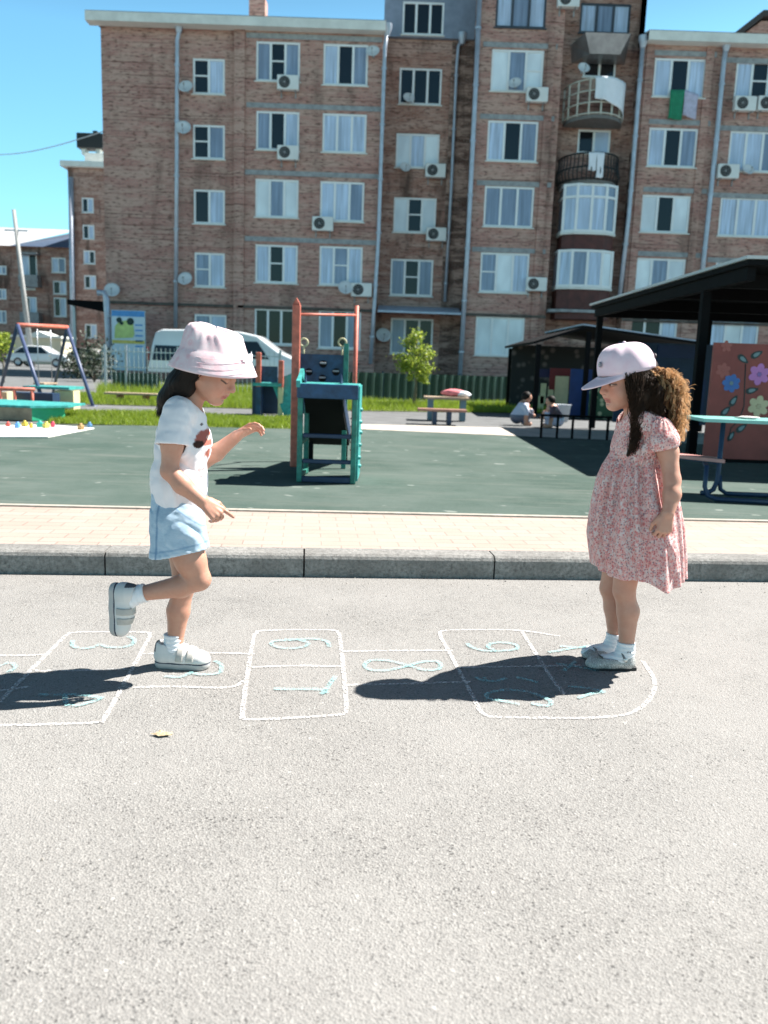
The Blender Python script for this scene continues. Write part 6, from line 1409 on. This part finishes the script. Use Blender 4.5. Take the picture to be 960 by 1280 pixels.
def wr(P):
    z = P[:,2]; th = np.arctan2(P[:,1]-YR, P[:,0]-S_(796,560).x); zz_ = S_(796,572).z
    a = .004*vnoise(P*np.array([1,1,.4]), 30, 3); g = np.clip(1-np.abs(z-zz_)/.06,0,1)*.0035*np.sin(34*th+1.5*np.sin(5*th)); d = np.sqrt((P[:,0]-c_slv.x)**2+(P[:,1]-c_slv.y)**2); al = np.arctan2(P[:,1]-c_slv.y, P[:,0]-c_slv.x)
    return a+g+np.clip(1-np.abs(P[:,1]-c_slv.y)/.06,0,1)*.0035*np.sin(13*al)
T_, A_, B_2 = (Field((.60,2.62,.60), (1.12,3.12,1.02), .003) for _ in range(3)); T_.chain([S_(795,585),S_(796,560),S_(797,530)], [.078,.078,.070], .03, sy=1.2)
A_.cap(S_(823,538,-.088), S_(836,574,-.12), .056, .06, 0); B_2.cap(S_(797,538,.088), S_(794,574,.12), .056, .06, 0)
fd.wrinkle(wr); fd.shell(.0075); fd.cut(S_(796,579), (0,0,-1)); cut_local(fd, S_(831,562,-.11), (.28,-.1,-.95), A_, T_); cut_local(fd, S_(795,562,.11), (0,.1,-.99), B_2, T_)
fd.cap(S_(790,520), S_(793,480), .052, .062, 0, True)
V, Fc = fd.mesh(1); dress = np_obj('dress', V, Fc, M_DRESS, girl2, O2)
rows = [(566,764,827,.094),(573,760,830,.098),(582,754,837,.108),(600,746,845,.125),(625,740,850,.143),(650,735,854,.157),(672,732.5,855.5,.168),(690,735,856,.173),(704,737,856,.175),(712,738,856.5,.176)]
N = 260; V = []; hx = S_(833,668,-.165)
import bisect
NR = 44; ys = [r[0] for r in rows]
for j in range(NR+1):
    y = ys[0]+(ys[-1]-ys[0])*j/NR; i = min(max(bisect.bisect_right(ys, y)-1,0),len(ys)-2); u = (y-ys[i])/(ys[i+1]-ys[i]); xl = rows[i][1]+(rows[i+1][1]-rows[i][1])*u; xr = rows[i][2]+(rows[i+1][2]-rows[i][2])*u; bb = rows[i][3]+(rows[i+1][3]-rows[i][3])*u
    L_, R_ = S_(xl,y), S_(xr,y); cx = (L_.x+R_.x)/2; a_ = (R_.x-L_.x)/2; z = (L_.z+R_.z)/2; t = j/NR
    for k in range(N):
        th = 2*math.pi*k/N; ph = 17*th+1.9*math.sin(3*th+.5)+1.1*math.sin(7*th)+.8*t*math.sin(2*th+1); w_ = math.sin(ph); w_ = math.copysign(abs(w_)**.7, w_)*.5+.35*math.sin(9*th+2*t+1)
        am = (.010+.014*min(1,t*3))*(1-.42*t); rr = am*w_-am*.6
        x = cx+(a_+rr)*math.cos(th); yv = YR+(bb+rr)*math.sin(th); zv = z-t*(.010*math.cos(th)+.012*(1-math.sin(th))*.3+.006*math.sin(5*th+1))
        if t > .75: zv -= (t-.75)*.03*max(0,math.cos(th+.9))
        # the hand bunches the cloth: draw it towards the grip and let a fold hang below it
        d = Vector((x,yv,zv))-hx; g = math.exp(-(d.x**2+d.y**2*.6)/.0042)*math.exp(-(d.z-.01)**2/.006); x -= d.x*.55*g; yv -= d.y*.72*g
        below = math.exp(-((x-hx.x-.012)**2)/.0011)*max(0,min(1,(hx.z-zv)/.05))*(1 if yv < YR else 0); yv -= .030*below; zv -= .012*below*t
        ln = math.exp(-((d.x+d.z*.55)**2)/.0005)*math.exp(-max(0,d.z)**2/.02)*(1 if d.z > -.03 else 0)*(1 if yv < YR else 0); yv -= .012*ln
        V.append((x,yv,zv))
Fc = [(j*N+k,(j+1)*N+k,(j+1)*N+(k+1)%N,j*N+(k+1)%N) for j in range(NR) for k in range(N)]
sk = np_obj('skirt', V, Fc, M_DRESS, dress, O2); m_ = sk.modifiers.new('thick','SOLIDIFY'); m_.thickness = .0025; m_.offset = -1; sk.modifiers.new('sub','SUBSURF').render_levels = 1
# bunch of cloth pulled out through the fist
f = Field((.78,2.58,.38),(1.06,2.84,.66),.0026); f.chain([S_(818,662,-.150),S_(826,664,-.165)],[.006,.009],.006); f.chain([S_(833,672,-.168),S_(838,694,-.16),S_(841,724,-.15)],[.010,.018,.026],.012,sy=.6)
f.wrinkle(lambda P: .007*vnoise(P*np.array([1.6,1.2,.35]), 55, 2)); V, Fc = f.mesh(1); np_obj('gathered_fold', V, Fc, M_DRESS, dress, O2)
# ---- socks and flat bow shoes
def flat_shoe(toe, heel):
    x = (Vector(toe)-Vector(heel)).normalized(); z = Vector((0,0,1)); y = z.cross(x); M = Matrix((x,y,z)).transposed(); s = (Vector(toe)-Vector(heel)).length/.18
    T = lambda V: np.asarray(V)*s @ np.array([[M[j][i] for j in range(3)] for i in range(3)]) + np.array(tuple(heel)); TV = lambda p: Vector(T(np.array([p]))[0])
    f = Field((-.02,-.05,-.01),(.20,.05,.10),.002); f.chain([(.026,0,.010),(.08,.0,.010),(.145,.0,.010)],[.027,.026,.032],.02); f.cut((0,0,0),(0,0,-1)); f.cut((0,0,.008),(0,0,1)); f.rbox((.022,0,.006),(.026,.025,.0075),.003)
    V, Fc = f.mesh(1); shoe = np_obj('shoe', T(V), Fc, simple('black_sole', (.015,.015,.017), .6), girl2, O2)
    f = Field((-.02,-.05,-.01),(.20,.05,.10),.002); f.chain([(.028,0,.028),(.028,0,.044)],[.0285,.027],.02); f.chain([(.03,0,.024),(.09,0,.022),(.142,0,.020)],[.028,.029,.030],.02); f.ell((.148,0,.016),(.033,.032,.022),None,.012); f.cut((0,0,.0082),(0,0,-1))
    f.ell((.082,0,.057),(.052,.0255,.040),None,.004,True); f.cap((.034,0,.05),(.03,0,.10),.0245,.0265,.004,True); V, Fc = f.mesh(1)
    n = MATS.get('silver_cloth')
    if n is None: n = NT('silver_cloth'); c = n.ramp(n.voro(n.mapping(n.obj(), (1,1,.5)), 700, 'Color'), [(.2,(.22,.21,.20)),(.6,(.45,.44,.42)),(.9,(.74,.73,.71))]); n.base(c); n.set(Roughness=.5, Metallic=.15); n = MATS['silver_cloth'] = n.m
    np_obj('upper', T(V), Fc, n, shoe, O2)
    b = MB(); b.tube([TV(p) for p in ((.040,-.030,.036),(.050,-.031,.052),(.056,-.022,.066),(.058,0,.073),(.056,.022,.066),(.050,.031,.052),(.040,.030,.036))],.0042*s,6); b.build('strap', simple('dark_silver', (.16,.15,.15), .45, .2, 60, .3), shoe, O2)
    b = MB(); b.lathe([(.0,.004),(.006,.004),(.008,0)],12,TV((.045,.0325,.044)),Matrix((x,z,y)).transposed() @ Matrix.Rotation(0,3,'X')); b.lathe([(.0,.004),(.006,.004),(.008,0)],12,TV((.045,-.0325,.044)),Matrix((x,z,-y)).transposed()); b.build('buckle', simple('pearl_buckle', (.7,.69,.66), .3, .05, 9, .4), shoe, O2)
    b = MB(); b.smooth = True
    for q in (1,-1):
        c = TV((.134,0,.044)); b.add([c, TV((.146,.026*q,.064)), TV((.130,.034*q,.056)), TV((.124,.024*q,.043))],[(0,1,2,3)]); b.add([c, TV((.148,.010*q,.043)), TV((.158,.016*q,.036)), TV((.150,.018*q,.036))],[(0,1,2,3)])
    b.lathe([(0,.005),(.004,.003),(.005,0),(.004,-.003),(0,-.005)],8,TV((.135,0,.046))); b.build('bow', simple('dark_silver', (.16,.15,.15)), shoe, O2, cleanup=False)
flat_shoe(Vector((S_(732,833,-.055).x, YR-.055, 0)), Vector((S_(792,838,-.048).x, YR-.045, 0)))
flat_shoe(Vector((S_(727,822,.045).x, YR+.040, 0)), Vector((S_(778,826,.052).x, YR+.055, 0)))
for ft, an in ((-.045, S_(783,802,-.045)), (.052, S_(769,791,.052))):
    sock(girl2, O2, [an, Vector((an.x, an.y, .062)), Vector((an.x-.012, an.y, .036)), Vector((an.x-.075, an.y-.003, .026)), Vector((an.x-.10, an.y-.003, .022))], [.031,.0315,.030,.0215,.019])
    if ft < 0: lab_c = Vector((an.x+.004, an.y-.0312, an.z-.030)); b = MB(); 
b = MB()
for i,(dx,dz) in enumerate(((-.007,0),(-.004,.002),(-.001,-.001),(.002,.002),(.005,.0))): b.cbox(lab_c+Vector((dx,0,dz)),(.0018,.004,.006))
b.build('sock_motif', simple('motif_grey', (.2,.18,.18), .8), girl2, O2)
# ---- curly hair
M_HC = hair_mat('curly_brown_hair', (.17,.088,.043), (.52,.28,.12), .4); M_HL = hair_mat('sunlit_curl', (.56,.38,.22), (.95,.70,.44), .5); M_HD = hair_mat('dark_brown_curl', (.034,.017,.009), (.14,.07,.03), .10)  # palest tone paints sunlight into outer strands of the same brown hair
f = Field((.58,2.66,.70),(1.16,3.08,1.18),.0032)
f.ell(HC2+HM2 @ Vector((-.014,0,.026)), (.092,.078,.080), HM2, 0); hp = HC2+HM2 @ Vector((.050,0,0)); f.cut(hp, tuple(HM2 @ Vector((.95,0,-.1))))
f.chain([S_(800,476,-.02),S_(822,492,-.02),S_(834,520,.0)],[.043,.040,.026],.03,sy=1.35); f.chain([S_(796,486,-.06),S_(806,510,-.07)],[.036,.030],.02)
f.chain([S_(787,474,-.068),S_(791,505,-.078),S_(796,532,-.090),S_(791,556,-.098),S_(785,569,-.104)],[.011,.011,.008,.006,.004],.015)
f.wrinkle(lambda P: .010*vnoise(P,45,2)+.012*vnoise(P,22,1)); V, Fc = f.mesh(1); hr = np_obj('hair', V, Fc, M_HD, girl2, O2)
rs = np.random.RandomState(11); ps = []; pd = []
def curl(a, m_, e, rad, turns, n_=30):
    t = np.linspace(0,1,n_)[:,None]; P = (1-t)**2*a+2*t*(1-t)*m_+t*t*e; T = np.gradient(P,axis=0); T /= np.linalg.norm(T,axis=1)[:,None]+1e-9; A = np.cross(T,[.2,.9,.3]); A /= np.linalg.norm(A,axis=1)[:,None]+1e-9; B = np.cross(T,A)
    ph = rs.rand()*6.28; w_ = 2*math.pi*turns*t[:,0]+ph; g = (np.minimum(1,t*3)[:,0]*rad)[:,None]; return P+A*(np.cos(w_)[:,None])*g+B*(np.sin(w_)[:,None])*g
AR = lambda px,py,dy: np.array(tuple(S_(px,py,dy)))
pl = []
for k in range(300):
    dy = rs.uniform(-.085,.095); a = AR(rs.uniform(798,818), rs.uniform(459,474), dy*.65)
    u = rs.rand(); ty = 466+u*88; rx = np.interp(ty,[466,480,500,520,540,554],[843,857,862,861,857,851]); lx = np.interp(ty,[466,500,520,554],[815,826,832,840]); w_ = math.sqrt(rs.rand()); tx = lx+(rx-lx)*w_+rs.randn()*1.6
    e = AR(tx, ty+rs.uniform(-2,4), dy); m_ = AR(tx*.55+820*.45+rs.uniform(0,12), 466+(ty-466)*.30-rs.uniform(0,6), dy*1.1); base = curl(a, m_, e, rs.uniform(.006,.013), rs.uniform(2.2,4.2), 34); tt = np.linspace(0,1,34)[:,None]
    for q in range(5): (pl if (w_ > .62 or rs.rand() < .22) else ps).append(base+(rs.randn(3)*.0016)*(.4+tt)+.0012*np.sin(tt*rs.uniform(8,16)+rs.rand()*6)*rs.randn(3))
for k in range(160):
    dy = rs.uniform(-.08,.08); a = AR(rs.uniform(812,835), rs.uniform(468,500), dy*.8); an = rs.uniform(-.9,1.2); e = a+np.array([math.cos(an)*rs.uniform(.05,.10),rs.randn()*.02,-math.sin(an)*.05-.01]); pl.append(curl(a,(a+e)/2+rs.randn(3)*.008,e,rs.uniform(.003,.008),rs.uniform(1,3),22))
for k in range(300):
    q = rs.uniform(-.025,.02); a = AR(rs.uniform(780,806), rs.uniform(464,474), -.070+q); tip = rs.rand(); e = AR(784+9*rs.rand()+(1-tip)*14, 535+tip*36, -.098+q*.6); m_ = AR(rs.uniform(788,806), rs.uniform(505,530), -.092+q); pd.append(curl(a, m_, e, rs.uniform(.004,.010), rs.uniform(2,4.5)))
for k in range(330):
    a = AR(rs.uniform(795,815), rs.uniform(464,476), rs.uniform(-.075,-.03)); e = AR(rs.uniform(798,832), rs.uniform(500,530), rs.uniform(-.10,-.06)); m_ = AR(rs.uniform(806,828), rs.uniform(470,496), -.10); pd.append(curl(a, m_, e, rs.uniform(.004,.008), rs.uniform(2.5,5)))
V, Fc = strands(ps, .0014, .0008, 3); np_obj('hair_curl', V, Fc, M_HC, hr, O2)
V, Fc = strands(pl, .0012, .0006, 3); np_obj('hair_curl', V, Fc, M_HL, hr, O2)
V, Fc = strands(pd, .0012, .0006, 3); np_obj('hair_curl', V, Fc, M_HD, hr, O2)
# ---- cap
CM = frame((-math.cos(R(14)), -math.sin(R(14)), 0), 12); CC = S_(784,464,-.002)
N, Mr = 72, 16; V = []
for j in range(Mr+1):
    ph = .5*math.pi*j/Mr; z = .094*math.sin(ph)**.92 if j else 0; r = math.cos(ph)**.72 if j < Mr else .0
    for k in range(N):
        a = 2*math.pi*k/N; rr = (.100 if math.cos(a) > 0 else .098)*r; ry = .086*r; seam = 1-.012*math.exp(-((((a*6/(2*math.pi)+.5) % 1)-.5)/.035)**2)
        fr_ = 1+.05*max(0,math.cos(a))*math.sin(ph*2)
        p = Vector((rr*math.cos(a)*seam*fr_, ry*math.sin(a)*seam, z+.006*max(0,math.cos(a))*math.sin(2*ph))); p += p.normalized()*.0018*math.sin(9*a+14*z)*math.sin(ph*2) if p.length else Vector()
        V.append(tuple(CC+CM @ p))
Fc = [(j*N+k,j*N+(k+1)%N,(j+1)*N+(k+1)%N,(j+1)*N+k) for j in range(Mr) for k in range(N)]
def capcol(n): return n.ramp(n.noise(n.obj(), 24, 3), [(.35,(.84,.63,.71)),(.65,(.88,.71,.78))])
M_CAP = cloth_mat('pale_pink_twill', capcol, .10, (.8,.6,.68), 600, .3)
cap = np_obj('cap', V, Fc, M_CAP, girl2, O2); m_ = cap.modifiers.new('thick','SOLIDIFY'); m_.thickness = .003; m_.offset = -1
V = []; NA, NB = 36, 12
for j in range(NB+1):
    t = j/NB
    for k in range(NA+1):
        u = -1+2*k/NA; a = u*R(72); ln = .074*math.cos(u*math.pi/2)**.55
        x = .0945*math.cos(a)+t*ln; y = .084*math.sin(a)*(1-.10*t); z = .009-.005*min(1,t*6)-.20*max(0,x-.03)-.012*t*u*u-.10*t*t*ln
        V.append(tuple(CC+CM @ Vector((x,y,z))))
W_k = NA+1; Fc = [(j*W_k+k,j*W_k+k+1,(j+1)*W_k+k+1,(j+1)*W_k+k) for j in range(NB) for k in range(NA)]
vz = np_obj('visor', V, Fc, M_CAP, cap, O2); m_ = vz.modifiers.new('thick','SOLIDIFY'); m_.thickness = .004; m_.offset = 0
b = MB(); b.lathe([(0,.007),(.005,.005),(.007,0)],14,CC+CM @ Vector((0,0,.094)),CM); b.build('button', M_CAP, cap, O2)
c = CC+CM @ Vector((.1015,.012,.040)); b = MB(); MM = CM @ Matrix.Rotation(R(78),3,'Y'); b.lathe([(0,.003),(.008,.003),(.0095,0)],16,c,MM); b.m = 1; b.lathe([(.003,.0042),(.0055,.0042)],14,c,MM,False); b.build('badge', [simple('badge_grey', (.25,.23,.27), .6), simple('badge_light', (.6,.58,.6), .5)], cap, O2)
b = MB(); pts = [CC+CM @ Vector((-.0985*math.cos(a), .087*math.sin(a), .020+.022*math.cos(a*1.6))) for a in (-.55,-.3,0,.3,.55)]; b.tube([tuple(p) for p in pts], .004, 6); b.build('back_strap', simple('dark_strap', (.04,.035,.04), .6), cap, O2)
# ================================================================ two children crouching far away by the second pavilion
def croucher(px, py, h, face, shirt, trousers, label):
    g = G(px, py); bx, by = g.x, g.y; k = h/.62; f = Field((bx-.4*k,by-.3*k,PZ-.02),(bx+.4*k,by+.3*k,PZ+.75*k),.012); W = lambda x,y,z: Vector((bx+x*k*face, by+y*k, PZ+z*k))
    f.chain([W(-.10,0,.16),W(.02,0,.38)],[.12,.10],.05); f.cap(W(.02,-.1,.38),W(.02,.1,.38),.05,.05,.03); f.cap(W(.03,0,.42),W(.06,0,.5),.04,.04,.02); f.ell(W(.08,0,.55),[.095*k,.08*k,.10*k],None,.02)
    for s in (-1,1): f.chain([W(-.08,.07*s,.14),W(.14,.09*s,.28),W(.05,.09*s,.05),W(.15,.09*s,.03)],[.07,.055,.042,.038],.02); f.chain([W(.02,.12*s,.38),W(.10,.15*s,.24),W(.22,.10*s,.20)],[.04,.034,.03],.02)
    V, Fc = f.mesh(1); col = np.repeat(SKIN[None], len(V), 0); q = (V-np.array([bx,by,PZ]))/k; q[:,0] *= face
    col = np.where(((q[:,[2]] > .20)&(q[:,[2]] < .45)&(q[:,[0]] < .10)), np.array([shirt]), col); col = np.where(((q[:,[2]] <= .20)&(q[:,[0]] < .02))|((q[:,[2]] <= .33)&(q[:,[0]] >= .10)&(np.abs(q[:,[1]]) > .05)&(q[:,[2]] > .07)&(q[:,[0]] < .2)), np.array([trousers]), col)
    o = np_obj('person', V, Fc, M_SKIN, None, (bx,by,PZ), col); tag(o, label, 'person')
    f = Field(tuple(W(.08,0,.55)-Vector((.2,.2,.2))), tuple(W(.08,0,.55)+Vector((.2,.2,.2))), .010); f.ell(W(.06,0,.575),[.10*k,.09*k,.10*k],None,0); f.cut(W(.115,0,.55),(face*.9,0,-.4)); V, Fc = f.mesh(1); np_obj('hair', V, Fc, M_HAIR1, o, (bx,by,PZ))
croucher(652,531,.52,1,(.50,.56,.70),(.10,.12,.18),'small child in pale blue shirt crouching on the paving beyond the low railing')
croucher(690,534,.48,-1,(.10,.05,.07),(.50,.52,.68),'small dark-haired child in lilac trousers crouching before the cream board')
